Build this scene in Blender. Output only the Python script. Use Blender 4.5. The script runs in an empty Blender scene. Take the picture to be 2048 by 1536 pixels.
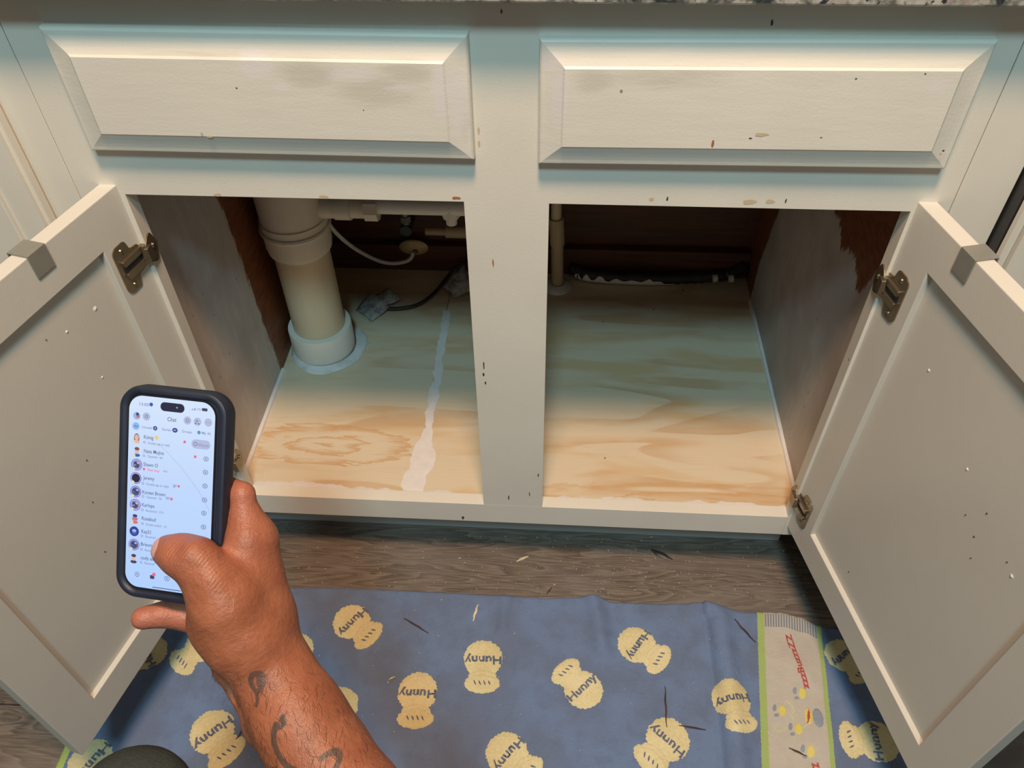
import bpy, bmesh, math, random
import numpy as np
from mathutils import Vector, Matrix, noise
random.seed(7); rng = np.random.default_rng(7)
C = bpy.context.scene
LINK = C.collection.objects.link
AMB = .57; WARM = 46; COOL = 25; KNEE = (-.307, -.497, .401)
# measured sizes (metres, phone frame in mm)
HAND={'T0': (8.91, -35.35, 13.0, 11.66), 'T1': (20.48, -35.43, 17.0, 14.0), 'T2': (32.27, -37.54, 19.0, 16.0), 'T3': (45.37, -52.78, 16.0, 19.24), 'D': (53.94, -67.75, 12.0, 24.33), 'E': (63.87, -93.59, 2.0, 25.91), 'W': (80.92, -118.9, -4.0, 23.65), 'W2': (93.94, -134.79, 0.0, 26.75), 'F1': (109.52, -149.65, 6.0, 28.6), 'F2': (129.3, -171.26, 12.0, 32.54), 'F3': (155.72, -199.62, 22.0, 37.51), 'F4': (196.15, -237.79, 40.0, 42.95), 'G': (56.2, -30.14, -16.0, 15.41), 'M1': (61.08, -55.48, -14.0, 17.62), 'TH': (47.93, -83.7, 6.0, 22.91), 'M2': (65.35, -84.8, -12.0, 21.32), 'H': (48.2, 3.83, -15.0, 8.38), 'H1': (50.85, -12.37, -15.0, 10.59), 'I': (19.93, 7.43, -27.0, 8.23), 'J': (3.93, -2.59, -24.0, 7.49), 'P1': (30.53, -80.27, -38.0, 17.77), 'P2': (23.41, -53.81, -40.0, 15.45), 'U1': (39.35, -136.4, -32.0, 15.45), 'U2': (55.34, -150.42, -26.0, 13.37), 'U3': (77.32, -169.45, -20.0, 18.89), 'P3': (37.19, -110.02, -34.0, 18.51), 'K0': (-23.12, -98.34, -8.0, 8.6), 'K1': (-11.17, -96.32, -14.0, 9.41), 'K2': (7.4, -99.72, -24.0, 11.44), 'K3': (25.52, -100.79, -32.0, 13.85), 'A1': (23.44, -30.45, -42.0, 10.42), 'A2': (10.72, -22.98, -24.0, 8.25), 'A3': (-13.27, -33.8, -24.0, 7.56), 'A4': (-28.85, -40.19, -23.0, 6.83), 'B1': (19.6, -60.35, -46.0, 10.94), 'B2': (9.16, -51.55, -25.0, 8.32), 'B3': (-15.11, -59.91, -25.0, 7.62), 'B4': (-32.9, -65.93, -24.0, 6.88)}
TATTOO=[([(82.0, -109.3), (85.6, -108.0), (88.6, -110.8), (89.6, -116.1), (86.9, -120.5), (83.6, -119.6), (80.8, -114.6), (82.0, -109.3)], 1.7), ([(85.7, -110.9), (87.1, -116.5)], 1.6), ([(85.5, -121.8), (87.5, -126.2), (87.3, -129.5)], 1.3), ([(108.5, -131.9), (110.1, -134.6), (108.4, -137.4), (104.8, -137.6)], 1.8), ([(105.3, -137.0), (104.5, -142.9), (106.6, -149.8), (111.2, -155.6), (117.9, -160.2), (125.9, -162.5)], 2.2), ([(122.6, -167.6), (134.8, -165.8), (143.3, -163.6), (149.1, -158.9), (150.6, -154.3), (148.3, -150.7), (143.3, -150.5), (139.5, -152.9)], 1.7), ([(123.2, -161.7), (129.9, -167.4), (141.3, -167.2)], 3.0), ([(106.4, -168.1), (112.5, -166.7), (117.3, -169.1)], 2.6)]
UI=[('T', -25.13, 64.77, '13:00', 7.34, 2.2, 'lt'), ('disc', -16.05, 65.35, 1.4, 'blue', 1.0, None), ('island', 0.32, 64.87, 9.2, 3.2), ('disc', 3.76, 65.05, 0.55, 'green', 1.0, None), ('T', 13.68, 65.18, '.ıl', 3.79, 1.6, 'lt'), ('T', 17.86, 65.43, 'LTE', 4.16, 1.6, 'lt'), ('bar', 24.86, 65.8, 4.2, 2.1, 'dark'), ('disc', -27.04, 56.06, 2.76, 'sky', 1.0, None), ('disc', -26.06, 55.98, 1.47, 'red', 1.0, None), ('disc', -26.49, 57.38, 1.1, 'dark', 1.0, None), ('disc', -19.47, 56.31, 2.94, 'pale', 1.0, None), ('ring', -19.47, 56.31, 1.18, 'txt', 1.0, None), ('T', -3.23, 56.03, 'Chat', 6.89, 2.9, 'txt'), ('disc', 12.07, 56.74, 2.94, 'pale', 1.0, None), ('disc', 19.7, 56.65, 2.94, 'pale', 1.0, None), ('disc', 27.92, 56.99, 2.94, 'pale', 1.0, None), ('ring', 12.07, 56.74, 1.32, 'txt', 1.0, None), ('ring', 19.3, 57.15, 0.74, 'txt', 1.0, None), ('T', 17.84, 55.38, 'n', 3.41, 1.5, 'txt'), ('T', 26.15, 56.8, '···', 3.39, 1.6, 'txt'), ('disc', -27.42, 48.55, 2.76, 'sky', 1.0, None), ('T', -28.97, 48.39, 'All', 3.11, 1.7, 'blue'), ('T', -22.74, 48.33, 'Unread', 7.75, 1.9, 'lt'), ('disc', -12.46, 48.52, 1.62, 'navy', 1.0, None), ('T', -12.8, 48.48, '1', 0.69, 1.4, 'bg'), ('T', -7.23, 48.36, 'Stories', 6.91, 1.9, 'lt'), ('disc', 2.77, 48.71, 1.69, 'navy', 1.25, None), ('T', 1.62, 48.58, '99+', 2.3, 1.3, 'bg'), ('T', 8.15, 48.56, 'Groups', 7.62, 1.9, 'lt'), ('disc', 21.12, 49.06, 1.32, 'teal', 1.0, None), ('T', 23.4, 48.95, 'My AI', 6.43, 1.9, 'lt'), ('T', -20.98, 41.22, 'König', 7.36, 2.7, 'txt'), ('T', -17.75, 37.19, 'Double tap to reply', 16.99, 1.8, 'lt'), ('ring', -20.49, 37.44, 0.96, 'lt', 1.0, None), ('avatar', -26.61, 40.24, 'bust', 'hairbrown'), ('disc', -28.87, 37.07, 1.18, 'yellow', 1.0, None), ('T', -20.69, 31.01, 'Nate Mujica', 15.49, 2.7, 'txt'), ('T', -17.86, 27.48, 'Opened · 6d', 11.62, 1.8, 'lt'), ('ring', -20.6, 27.72, 0.96, 'lt', 1.0, None), ('avatar', -26.15, 30.4, 'bust', 'cap'), ('disc', -28.41, 27.21, 1.18, 'yellow', 1.0, None), ('ring', 27.14, 30.56, 1.69, 'mid', 1.15, None), ('ring', 27.14, 30.56, 0.66, 'mid', 1.0, None), ('T', -20.81, 21.26, 'Shawn O', 11.27, 2.7, 'txt'), ('T', -17.58, 17.58, 'New Snap', 9.32, 1.8, 'pink'), ('disc', -20.32, 17.82, 0.96, 'pink', 1.0, None), ('avatar', -26.08, 20.47, 'ring', 'photo1'), ('disc', -28.34, 17.26, 1.18, 'yellow', 1.0, None), ('ring', 27.12, 20.85, 1.69, 'mid', 1.15, None), ('ring', 27.12, 20.85, 0.66, 'mid', 1.0, None), ('T', -20.73, 11.31, 'Jeremy', 8.77, 2.7, 'txt'), ('T', -18.06, 7.0, 'Double tap to reply', 17.49, 1.8, 'lt'), ('ring', -20.81, 7.23, 0.96, 'lt', 1.0, None), ('avatar', -26.39, 10.46, 'ring', 'black'), ('disc', -28.67, 7.23, 1.18, 'yellow', 1.0, None), ('ring', 27.12, 10.89, 1.69, 'mid', 1.15, None), ('ring', 27.12, 10.89, 0.66, 'mid', 1.0, None), ('T', -21.02, 0.71, 'Koreen Brown', 17.92, 2.7, 'txt'), ('T', -17.78, -2.61, 'Opened · 5h', 12.08, 1.8, 'lt'), ('ring', -20.54, -2.39, 0.96, 'lt', 1.0, None), ('avatar', -26.32, 0.45, 'ring', 'photo2'), ('disc', -28.6, -2.8, 1.18, 'yellow', 1.0, None), ('ring', 27.12, 0.62, 1.69, 'mid', 1.15, None), ('ring', 27.12, 0.62, 0.66, 'mid', 1.0, None), ('T', -21.15, -8.79, 'Karlops', 9.78, 2.7, 'txt'), ('T', -17.89, -12.68, 'Received · 21h', 13.67, 1.8, 'lt'), ('ring', -20.65, -12.46, 0.96, 'lt', 1.0, None), ('avatar', -26.45, -9.44, 'ring', 'photo1'), ('disc', -28.74, -12.71, 1.18, 'yellow', 1.0, None), ('ring', 27.1, -9.14, 1.69, 'mid', 1.15, None), ('ring', 27.1, -9.14, 0.66, 'mid', 1.0, None), ('T', -20.99, -18.86, 'Rosebud', 10.94, 2.7, 'txt'), ('T', -17.6, -22.93, 'Streak ended · 1d', 16.03, 1.8, 'lt'), ('ring', -20.37, -22.71, 0.96, 'lt', 1.0, None), ('avatar', -26.38, -19.35, 'bust', 'red'), ('disc', -28.67, -22.64, 1.18, 'yellow', 1.0, None), ('ring', 27.1, -19.31, 1.69, 'mid', 1.15, None), ('ring', 27.1, -19.31, 0.66, 'mid', 1.0, None), ('T', -20.99, -28.61, 'Kay21', 7.47, 2.7, 'txt'), ('T', -17.73, -32.14, 'Received', 7.85, 1.8, 'lt'), ('ring', -20.5, -31.93, 0.96, 'lt', 1.0, None), ('avatar', -26.67, -29.3, 'disc', 'photo3'), ('ring', 27.07, -28.97, 1.69, 'mid', 1.15, None), ('ring', 27.07, -28.97, 0.66, 'mid', 1.0, None), ('T', -21.2, -38.24, 'Brison', 8.74, 2.7, 'txt'), ('T', -17.84, -42.33, 'Received', 8.66, 1.8, 'lt'), ('ring', -20.62, -42.13, 0.96, 'lt', 1.0, None), ('avatar', -26.53, -39.32, 'ring', 'photo2'), ('disc', -28.82, -42.64, 1.18, 'yellow', 1.0, None), ('T', -21.04, -48.43, 'cody allr', 11.63, 2.7, 'txt'), ('T', -17.8, -52.17, 'Received', 7.73, 1.8, 'lt'), ('ring', -20.58, -51.97, 0.96, 'lt', 1.0, None), ('avatar', -26.58, -49.32, 'bust', 'capdark'), ('disc', -11.09, 41.76, 1.54, 'yellow2', 1.0, None), ('pill', 22.95, 40.6, 7.2, 3.3, 'pale'), ('T', 20.69, 39.99, 'Watch', 8.34, 2.0, 'lt'), ('ring', 18.76, 40.5, 1.47, 'txt', 1.0, None), ('pin', 10.14, 40.63), ('pin', 18.53, 30.86), ('T', -5.9, 18.01, '· 42m', 3.86, 1.6, 'lt'), ('T', 2.56, 7.97, '207', 2.71, 1.9, 'mid'), ('disc', 7.01, 8.31, 0.96, 'pink', 1.0, None), ('T', -2.68, -1.89, '777', 2.84, 1.9, 'mid'), ('disc', 1.72, -1.73, 1.03, 'pink', 1.0, None), ('ring', -23.5, -61.46, 1.84, 'txt', 1.0, None), ('ring', -23.5, -61.46, 0.66, 'txt', 1.0, None), ('bar', -11.53, -61.95, 3.4, 2.8, 'dark'), ('disc', -10.21, -59.87, 1.4, 'pink', 1.0, None), ('ring', 0.11, -61.49, 1.84, 'txt', 1.15, None), ('ring', 0.11, -61.49, 0.74, 'txt', 1.0, None), ('ring', 11.9, -61.39, 1.65, 'txt', 1.0, None), ('ring', 23.61, -61.28, 1.65, 'txt', 1.0, None), ('line', [(-11.11, -69.51), (10.99, -69.47)], 0.55, 'dark'), ('line', [(-9.22, 37.41), (-1.28, 30.99), (7.47, 23.22), (14.66, 15.64), (22.29, 6.65), (27.54, -0.43), (32.08, -8.71)], 0.16, 'lt')]
POTS=[(-0.2644, -0.1153, -0.2291, -0.1402, 0.031), (-0.1487, -0.2177, -0.1467, -0.2557, 0.031), (-0.0602, -0.1631, -0.0582, -0.2034, 0.031), (0.086, -0.2013, 0.0602, -0.1755, 0.03), (0.1649, -0.1292, 0.1984, -0.1521, 0.031), (0.2919, -0.2057, 0.3018, -0.2431, 0.029), (0.2, -0.2641, 0.1775, -0.2907, 0.032), (-0.0165, -0.2945, 0.0121, -0.3177, 0.031), (-0.4232, -0.2881, -0.3923, -0.3168, 0.033), (-0.4765, -0.1638, -0.5004, -0.1946, 0.031), (-0.5527, -0.1836, -0.5705, -0.2015, 0.029), (-0.5741, -0.3373, -0.5343, -0.3578, 0.033), (-0.2572, -0.2444, -0.2695, -0.2714, 0.031), (-0.3385, -0.1658, -0.3546, -0.1898, 0.029), (0.4618, -0.1302, 0.4821, -0.1555, 0.027), (0.4809, -0.2511, 0.4414, -0.2507, 0.03)]
BEES={'bee': [(0.3932, -0.1902), (0.361, -0.2159), (0.3781, -0.2409), (0.3893, -0.2693)], 'jar': (0.3952, -0.2223), 'lid': (0.4076, -0.2243), 't0': (0.3922, -0.1845), 't1': (0.3964, -0.1009), 'z': (0.3922, -0.287), 'arcs': [[(0.3681, -0.2029), (0.3733, -0.2047), (0.3769, -0.215), (0.3715, -0.2222), (0.3757, -0.2288)], [(0.3802, -0.2408), (0.3891, -0.2362), (0.3975, -0.2276)], [(0.3452, -0.2373), (0.3474, -0.2439), (0.354, -0.2449), (0.3601, -0.2405)]]}
STICKS=[(0.3123, -0.0828, 0.339, -0.1175), (0.2013, -0.1913, 0.1991, -0.2488), (0.2164, -0.2451, 0.2518, -0.2492), (-0.1854, -0.107, -0.1458, -0.1285), (0.3607, -0.267, 0.3814, -0.2761), (-0.3868, -0.2968, -0.3716, -0.2633), (-0.0803, -0.1063, -0.0752, -0.0785), (-0.0208, 0.0059, -0.0028, 0.0161), (0.1964, 0.0387, 0.2288, 0.0217), (0.029, -0.0507, 0.0373, -0.038), (-0.192, -0.2033, -0.1841, -0.1985)]
FOLD=[(0.2703, -0.0851), (0.2701, -0.1406), (0.271, -0.2068), (0.2707, -0.2549), (0.2695, -0.2976)]
RIDGE=[(0.1002, -0.0564), (0.1073, -0.0938), (0.114, -0.1413)]
RIDGE2=[(-0.0344, -0.0678), (-0.0348, -0.1177)]
EDGE=[(-0.3893, -0.0605), (-0.2787, -0.0565), (-0.1603, -0.0564), (-0.0429, -0.0571), (0.0269, -0.0577), (0.0732, -0.0544), (0.1079, -0.0517), (0.1308, -0.0591), (0.1881, -0.0586), (0.2416, -0.0557), (0.2648, -0.052), (0.2943, -0.0589), (0.3311, -0.0653), (0.3538, -0.0641), (0.3837, -0.0642), (0.4123, -0.0709), (0.4395, -0.0825)]
PH_O=[-0.24383, -0.3608, 0.6552]
PH_A=[[0.993982, 0.05392, -0.095358], [-0.10805, 0.625988, -0.772311], [0.01805, 0.777966, 0.628047]]
CAM=[0.02937, -0.68903, 1.11703]
CAM_R=[[0.9980642, 0.0606718, -0.0136688], [-0.033693, 0.7122189, 0.7011483], [-0.0522751, 0.6993305, -0.7128844]]
G={'f': 1593.42993, 'cx': 0.02937, 'cy': -0.68903, 'cz': 1.11703, 'yaw': -0.07461, 'pitch': 0.7936, 'roll': -0.01949, 'x0': -0.41802, 'x1': -0.06711, 'x2': 0.01857, 'x3': 0.37234, 'zt': 0.67441, 'zb': 0.16074, 'zr': 0.11664, 'zH': 0.87643, 'pl0': -0.42702, 'pl1': -0.05301, 'pr0': 0.00751, 'pr1': 0.38233, 'pzt': 0.84423, 'pzb': 0.7265, 'tp': 0.018, 'aL': 1.81101, 'aR': 1.80226, 'hLx': -0.4235, 'hRx': 0.37602, 'dW': 0.38401, 'dzb': 0.13786, 'dzt': 0.68525, 'dT': 0.0178, 'rail': 0.05002, 'wl': -0.44358, 'wr': 0.39563, 'kick': 0.06802, 'over': 0.02828, 'db': 0.52519, 'hy': 0.001}
# ---------------------------------------------------------------- camera
cd = bpy.data.cameras.new('camera'); cam = bpy.data.objects.new('camera', cd); LINK(cam); C.camera = cam
cd.sensor_fit = 'HORIZONTAL'; cd.sensor_width = 36; cd.lens = 36*G['f']/2048; cd.clip_start = .02
r_, u_, f_ = [Vector(v) for v in CAM_R]
m = Matrix((( r_.x, u_.x, -f_.x, CAM[0]), (r_.y, u_.y, -f_.y, CAM[1]), (r_.z, u_.z, -f_.z, CAM[2]), (0, 0, 0, 1)))
cam.matrix_world = m
# ---------------------------------------------------------------- light
w = bpy.data.worlds.new('room_fill'); C.world = w; w.use_nodes = True
w.node_tree.nodes['Background'].inputs[0].default_value = (.200, .190, .160, 1)
w.node_tree.nodes['Background'].inputs[1].default_value = AMB
def area(name, loc, aim, size, col, watt):
    l = bpy.data.lights.new(name, 'AREA'); l.shape = 'DISK'; l.size = size; l.color = col; l.energy = watt
    o = bpy.data.objects.new(name, l); LINK(o); o.location = loc
    o.rotation_euler = (Vector(aim)-Vector(loc)).to_track_quat('-Z', 'Y').to_euler(); return o
area('ceiling_lamp_warm', (.02, -.66, 2.45), (.02, -.1, .4), .34, (1, .635, .39), WARM)
area('ceiling_lamp_cool', (.02, -1.42, 2.42), (.02, -.05, .5), .30, (.52, .88, .97), COOL)
vs = C.view_settings; vs.view_transform = 'Standard'; vs.look = 'None'; vs.exposure = 0; vs.gamma = 1; vs.use_curve_mapping = False
# ---------------------------------------------------------------- helpers
class NT:
    def __init__(s, name):
        s.m = bpy.data.materials.new(name); s.m.use_nodes = True; s.t = s.m.node_tree
        s.b = s.t.nodes['Principled BSDF']
    def n(s, typ, **kw):
        nd = s.t.nodes.new(typ)
        for k, v in kw.items():
            if k == 'ins':
                for i, x in v.items():
                    if isinstance(x, bpy.types.NodeSocket): s.t.links.new(x, nd.inputs[i])
                    else: nd.inputs[i].default_value = x
            else: setattr(nd, k, v)
        return nd
    def L(s, a, b): s.t.links.new(a, b)
    def coord(s, scale=(1, 1, 1), loc=(0, 0, 0), rot=(0, 0, 0)):
        g = s.n('ShaderNodeNewGeometry')
        return s.n('ShaderNodeMapping', ins={0: g.outputs['Position'], 1: loc, 2: rot, 3: scale}).outputs[0]
    def noise(s, vec, scale, detail=3, rough=.5, dist=0):
        return s.n('ShaderNodeTexNoise', ins={'Vector': vec, 'Scale': scale, 'Detail': detail, 'Roughness': rough, 'Distortion': dist}).outputs[0]
    def ramp(s, fac, stops, interp='LINEAR'):
        r = s.n('ShaderNodeValToRGB', ins={0: fac}); r.color_ramp.interpolation = interp
        e = r.color_ramp.elements
        while len(e) < len(stops): e.new(.5)
        for i, (p, c) in enumerate(stops):
            e[i].position = p; e[i].color = (*c, 1) if len(c) == 3 else c
        return r.outputs[0]
    def mix(s, fac, a, b, bt='MIX'):
        x = s.n('ShaderNodeMix', data_type='RGBA', blend_type=bt, ins={0: fac})
        for i, v in ((6, a), (7, b)):
            if isinstance(v, bpy.types.NodeSocket): s.L(v, x.inputs[i])
            else: x.inputs[i].default_value = (*v, 1)
        return x.outputs[2]
    def math(s, op, a, b=0.0, c=0.0, clamp=False):
        return s.n('ShaderNodeMath', operation=op, use_clamp=clamp, ins={0: a, 1: b, 2: c}).outputs[0]
    def attr(s, name, out='Fac'): return s.n('ShaderNodeAttribute', attribute_name=name).outputs[out]
    def bump(s, h, strength, dist=.001):
        b = s.n('ShaderNodeBump', ins={'Strength': strength, 'Distance': dist, 'Height': h}); s.L(b.outputs[0], s.b.inputs['Normal'])
    def fin(s, col, rough=.5, metal=0, spec=.5):
        for k, v in (('Base Color', col), ('Roughness', rough), ('Metallic', metal), ('Specular IOR Level', spec)):
            if isinstance(v, bpy.types.NodeSocket): s.L(v, s.b.inputs[k])
            else: s.b.inputs[k].default_value = (*v, 1) if isinstance(v, tuple) else v
        return s.m
Z0 = (0, 0, 0); W1 = (1, 1, 1)
def smooth01(s, x, lo, hi): return s.n('ShaderNodeMapRange', interpolation_type='SMOOTHSTEP', ins={0: x, 1: lo, 2: hi, 3: 0.0, 4: 1.0}).outputs[0]

def paint(name, base, grain=(1, 1, 1), speck=.0, tint=.06, rough=.42, smear=False, bump=.25):
    s = NT(name); c = s.coord(grain); p = s.coord()
    n1 = s.noise(p, 7, 3); col = s.mix(smooth01(s, n1, .3, .75), tuple(x*(1-tint) for x in base), base)
    n2 = s.noise(c, 60, 3, .6); n3 = s.noise(p, 420, 2)
    if smear:   # streaky wall-filler patches brushed over the old paint
        a = s.attr('smear'); st = s.noise(s.coord((6, 30, 60)), 5, 4, .65)
        k = s.math('ADD', a, s.math('MULTIPLY', s.math('SUBTRACT', st, .5), .9)); pale = smooth01(s, k, .45, .85)
        d = s.attr('worn'); k2 = smooth01(s, s.math('ADD', d, s.math('MULTIPLY', s.math('SUBTRACT', st, .5), .8)), .35, 1.0)
        col = s.mix(s.math('MULTIPLY', k2, .8), col, (.575, .545, .475)); col = s.mix(s.math('MULTIPLY', pale, .8), col, (.74, .70, .70))
    if speck:
        v = s.n('ShaderNodeTexVoronoi', ins={'Vector': s.coord((1, 1, .7)), 'Scale': 34.0}); d = v.outputs['Distance']
        rr = s.noise(p, 23, 2); lim = s.math('MULTIPLY', smooth01(s, rr, .60, .74), speck*.09)
        k = s.math('LESS_THAN', d, lim); col = s.mix(s.math('MULTIPLY', k, .75), col, (.16, .12, .08))
    s.bump(s.math('ADD', n2, s.math('MULTIPLY', n3, .35)), bump, .0012)
    return s.fin(col, rough)
M = {}
CREAM = (.745, .715, .645)
M['face'] = paint('cream_cabinet_paint', CREAM, (1, 1, .25), speck=.8)
M['drawer'] = paint('cream_drawer_paint', CREAM, (.2, 1, 1), speck=.5, smear=True)
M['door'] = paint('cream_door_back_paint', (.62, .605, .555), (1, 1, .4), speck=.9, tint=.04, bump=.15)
M['nbr'] = paint('cream_neighbour_paint', CREAM, (1, 1, .3), bump=.15)
M['toe'] = paint('toe_kick_paint', (.50, .52, .52), (.2, 1, 1), speck=1.0)
def wallpaint():
    s = NT('brushed_grey_primer_over_wood'); p = s.coord()
    st = s.noise(s.coord((1, 22, 5)), 4, 4, .6); d = s.attr('painted')
    k = s.math('ADD', d, s.math('MULTIPLY', s.math('SUBTRACT', s.noise(s.coord((1, 60, 14)), 3, 5, .7), .5), .035))
    k = smooth01(s, k, -.002, .003)
    col = s.mix(st, (.40, .37, .36), (.60, .57, .56)); col = s.mix(smooth01(s, s.noise(p, 9, 3), .45, .7), col, (.42, .37, .36))
    br = s.ramp(s.noise(s.coord((1, 14, 60)), 3, 4, .6), [(.3, (.12, .038, .015)), (.7, (.25, .082, .030))])
    v = s.n('ShaderNodeTexVoronoi', ins={'Vector': p, 'Scale': 30.0}).outputs['Distance']
    col = s.mix(s.math('MULTIPLY', s.math('LESS_THAN', v, .07), .6), col, (.2, .17, .17))
    s.bump(st, .3, .001); return s.fin(s.mix(k, br, col), .5)
M['side'] = wallpaint()
def wood(name, cols, scale, rough=.5, bump=.2):
    s = NT(name); n = s.noise(s.coord(scale), 4, 5, .6, .6)
    s.bump(n, bump, .001); return s.fin(s.ramp(n, cols), rough)
M['brown'] = wood('dark_brown_stained_board', [(.3, (.055, .020, .010)), (.7, (.13, .045, .018))], (2, 2, 25))
def plywood():
    s = NT('plywood_with_cathedral_grain')
    w = s.noise(s.coord((1.0, 7.0, 1), (1.3, .4, 0)), 1.5, 2, .4, .5)
    bands = s.math('FRACT', s.math('MULTIPLY', w, 5.0))
    edge = smooth01(s, bands, .35, .92); edge = s.math('MULTIPLY', edge, smooth01(s, s.math('SUBTRACT', 1.0, bands), .0, .06))
    fine = s.noise(s.coord((5, 190, 1)), 3, 3, .6); mask = smooth01(s, s.noise(s.coord((3, 7, 1), (9, 2, 0)), 2.0, 3), .38, .62)
    big = smooth01(s, s.noise(s.coord((1.6, 8, 1), (4, 2, 0)), 2.4, 4, .55, .4), .50, .68)
    col = s.mix(big, (.70, .60, .45), (.66, .49, .29))
    col = s.mix(s.math('MULTIPLY', s.math('MULTIPLY', edge, mask), .62), col, (.56, .34, .16))
    col = s.mix(s.math('MULTIPLY', smooth01(s, fine, .5, .8), .25), col, (.55, .37, .21))
    for lx, ly, rx, ry, lim in ((-.325, .110, .105, .032, 1.9), (.27, .035, .22, .020, 1.5)):   # cathedral loops near the front edge
        q = s.coord((1/rx, 1/ry, 0), (-lx/rx, -ly/ry, 0)); rg = s.n('ShaderNodeVectorMath', operation='LENGTH', ins={0: q}).outputs['Value']
        rg = s.math('ADD', rg, s.math('MULTIPLY', s.math('SUBTRACT', s.noise(s.coord((4, 22, 1)), 3, 4, .6, .5), .5), 1.5)); fr = s.math('FRACT', s.math('MULTIPLY', rg, 1.55))
        ln = s.math('MULTIPLY', smooth01(s, fr, .45, .95), smooth01(s, s.math('SUBTRACT', 1.0, fr), .0, .05)); ln = s.math('MULTIPLY', ln, smooth01(s, s.math('SUBTRACT', lim, rg), .0, .5))
        col = s.mix(s.math('MULTIPLY', ln, .70), col, (.58, .34, .15))
    v = s.n('ShaderNodeTexVoronoi', ins={'Vector': s.coord(), 'Scale': 16.0}).outputs['Distance']
    col = s.mix(s.math('MULTIPLY', s.math('LESS_THAN', v, .035), .8), col, (.12, .08, .05))
    s.bump(fine, .12, .0008); return s.fin(col, .38)
M['ply'] = plywood()
def putty():
    s = NT('white_filler'); n = s.noise(s.coord(), 60, 4, .6)
    s.bump(n, .4, .001); return s.fin(s.mix(n, (.66, .63, .62), (.84, .81, .80)), .5)
M['putty'] = putty()
def granite():
    s = NT('speckled_granite'); p = s.coord()
    a = s.noise(p, 55, 4, .65, .4); b = s.noise(s.coord(loc=(3, 1, 2)), 120, 3, .6); c = s.noise(s.coord(loc=(7, 5, 1)), 30, 3)
    col = s.ramp(a, [(.38, (.035, .04, .042)), (.46, (.16, .165, .15)), (.54, (.36, .34, .30)), (.64, (.46, .445, .41))])
    col = s.mix(smooth01(s, c, .58, .70), col, (.38, .31, .285)); col = s.mix(smooth01(s, b, .60, .66), col, (.03, .035, .04))
    return s.fin(col, .25)
M['granite'] = granite()
def plank():
    s = NT('grey_brown_plank_flooring'); g = s.coord((1, 1, 1))
    wv = s.noise(s.coord((1.6, 15, 1), (.35, .2, 0)), 2.0, 3, .5, .6); bands = s.math('FRACT', s.math('MULTIPLY', wv, 13)); bands = s.math('MULTIPLY', bands, smooth01(s, s.math('SUBTRACT', 1.0, bands), .0, .2))
    fine = s.noise(s.coord((9, 190, 1)), 2.5, 5, .7); br = s.n('ShaderNodeTexBrick', offset=.4, ins={'Vector': s.coord(loc=(1.2, .085, 0)), 'Color1': (.9, .9, .9, 1), 'Color2': (1.08, 1.08, 1.08, 1), 'Mortar': (.3, .3, .3, 1), 'Scale': 1.0, 'Mortar Size': .0012, 'Brick Width': 3.0, 'Row Height': .18})
    col = s.ramp(s.math('ADD', s.math('MULTIPLY', bands, .30), s.math('MULTIPLY', fine, .70)), [(.20, (.060, .047, .038)), (.45, (.150, .124, .104)), (.72, (.26, .222, .190))])
    col = s.mix(smooth01(s, s.noise(s.coord((3, 9, 1), (2, 3, 0)), 2.5, 2), .4, .7), col, s.mix(.4, col, (.22, .20, .185)))
    col = s.mix(1.0, col, br.outputs[0], 'MULTIPLY'); s.bump(fine, .2, .001); return s.fin(col, .42)
M['floor'] = plank()
def metal(name, a, b, rough, sc=60, met=1.0):
    s = NT(name); n = s.noise(s.coord(), sc, 3, .6)
    s.bump(n, .15, .0006); return s.fin(s.mix(n, a, b), rough, met)
M['bronze'] = metal('antique_bronze', (.22, .175, .12), (.38, .31, .22), .34, met=.85)
M['steel'] = metal('brushed_dark_steel', (.30, .30, .27), (.38, .375, .34), .42, met=.55)
M['screw'] = metal('screw_head', (.26, .21, .14), (.40, .34, .24), .38)
M['brass'] = metal('dull_brass', (.55, .38, .18), (.68, .50, .26), .5, met=.3)
def plastic(name, a, b, rough=.4, sc=8):
    s = NT(name); n = s.noise(s.coord((1, 1, .5)), sc, 4, .6); return s.fin(s.mix(smooth01(s, n, .35, .7), a, b), rough)
M['pvc'] = plastic('aged_white_pvc', (.70, .66, .56), (.62, .56, .44)); M['pvc_y'] = plastic('yellowed_pvc', (.66, .58, .42), (.60, .48, .30))
M['pvc_w'] = plastic('white_pvc', (.78, .77, .72), (.70, .68, .62)); M['cpvc'] = plastic('tan_cpvc', (.50, .38, .24), (.42, .30, .18))
M['white_pl'] = plastic('white_plastic_trim', (.72, .75, .76), (.55, .56, .54), .35, 30)
M['black'] = plastic('black_rubber', (.018, .018, .02), (.03, .03, .032), .5, 40); M['dark'] = plastic('dark_plastic', (.04, .042, .045), (.06, .06, .065), .4)
M['case'] = plastic('navy_black_phone_case', (.010, .015, .032), (.014, .020, .042), .5, 50)
M['blackglass'] = plastic('black_glass', (.01, .01, .014), (.012, .012, .016), .12)
M['paper'] = plastic('grey_printed_paper', (.42, .42, .42), (.16, .16, .17), .6, 90)
M['splinter'] = plastic('dark_brown_splinter', (.05, .02, .014), (.10, .045, .03), .6, 60); M['chip'] = plastic('pale_wood_chip', (.75, .66, .50), (.6, .48, .32), .6, 60)
M['rust'] = plastic('rust_stain', (.42, .17, .06), (.30, .13, .06), .6, 60); M['tan_stain'] = plastic('tan_stain', (.60, .47, .30), (.55, .45, .32), .6, 60)
M['rawwood'] = plastic('bare_pine_edge', (.74, .52, .30), (.68, .46, .25), .5, 30)

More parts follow.
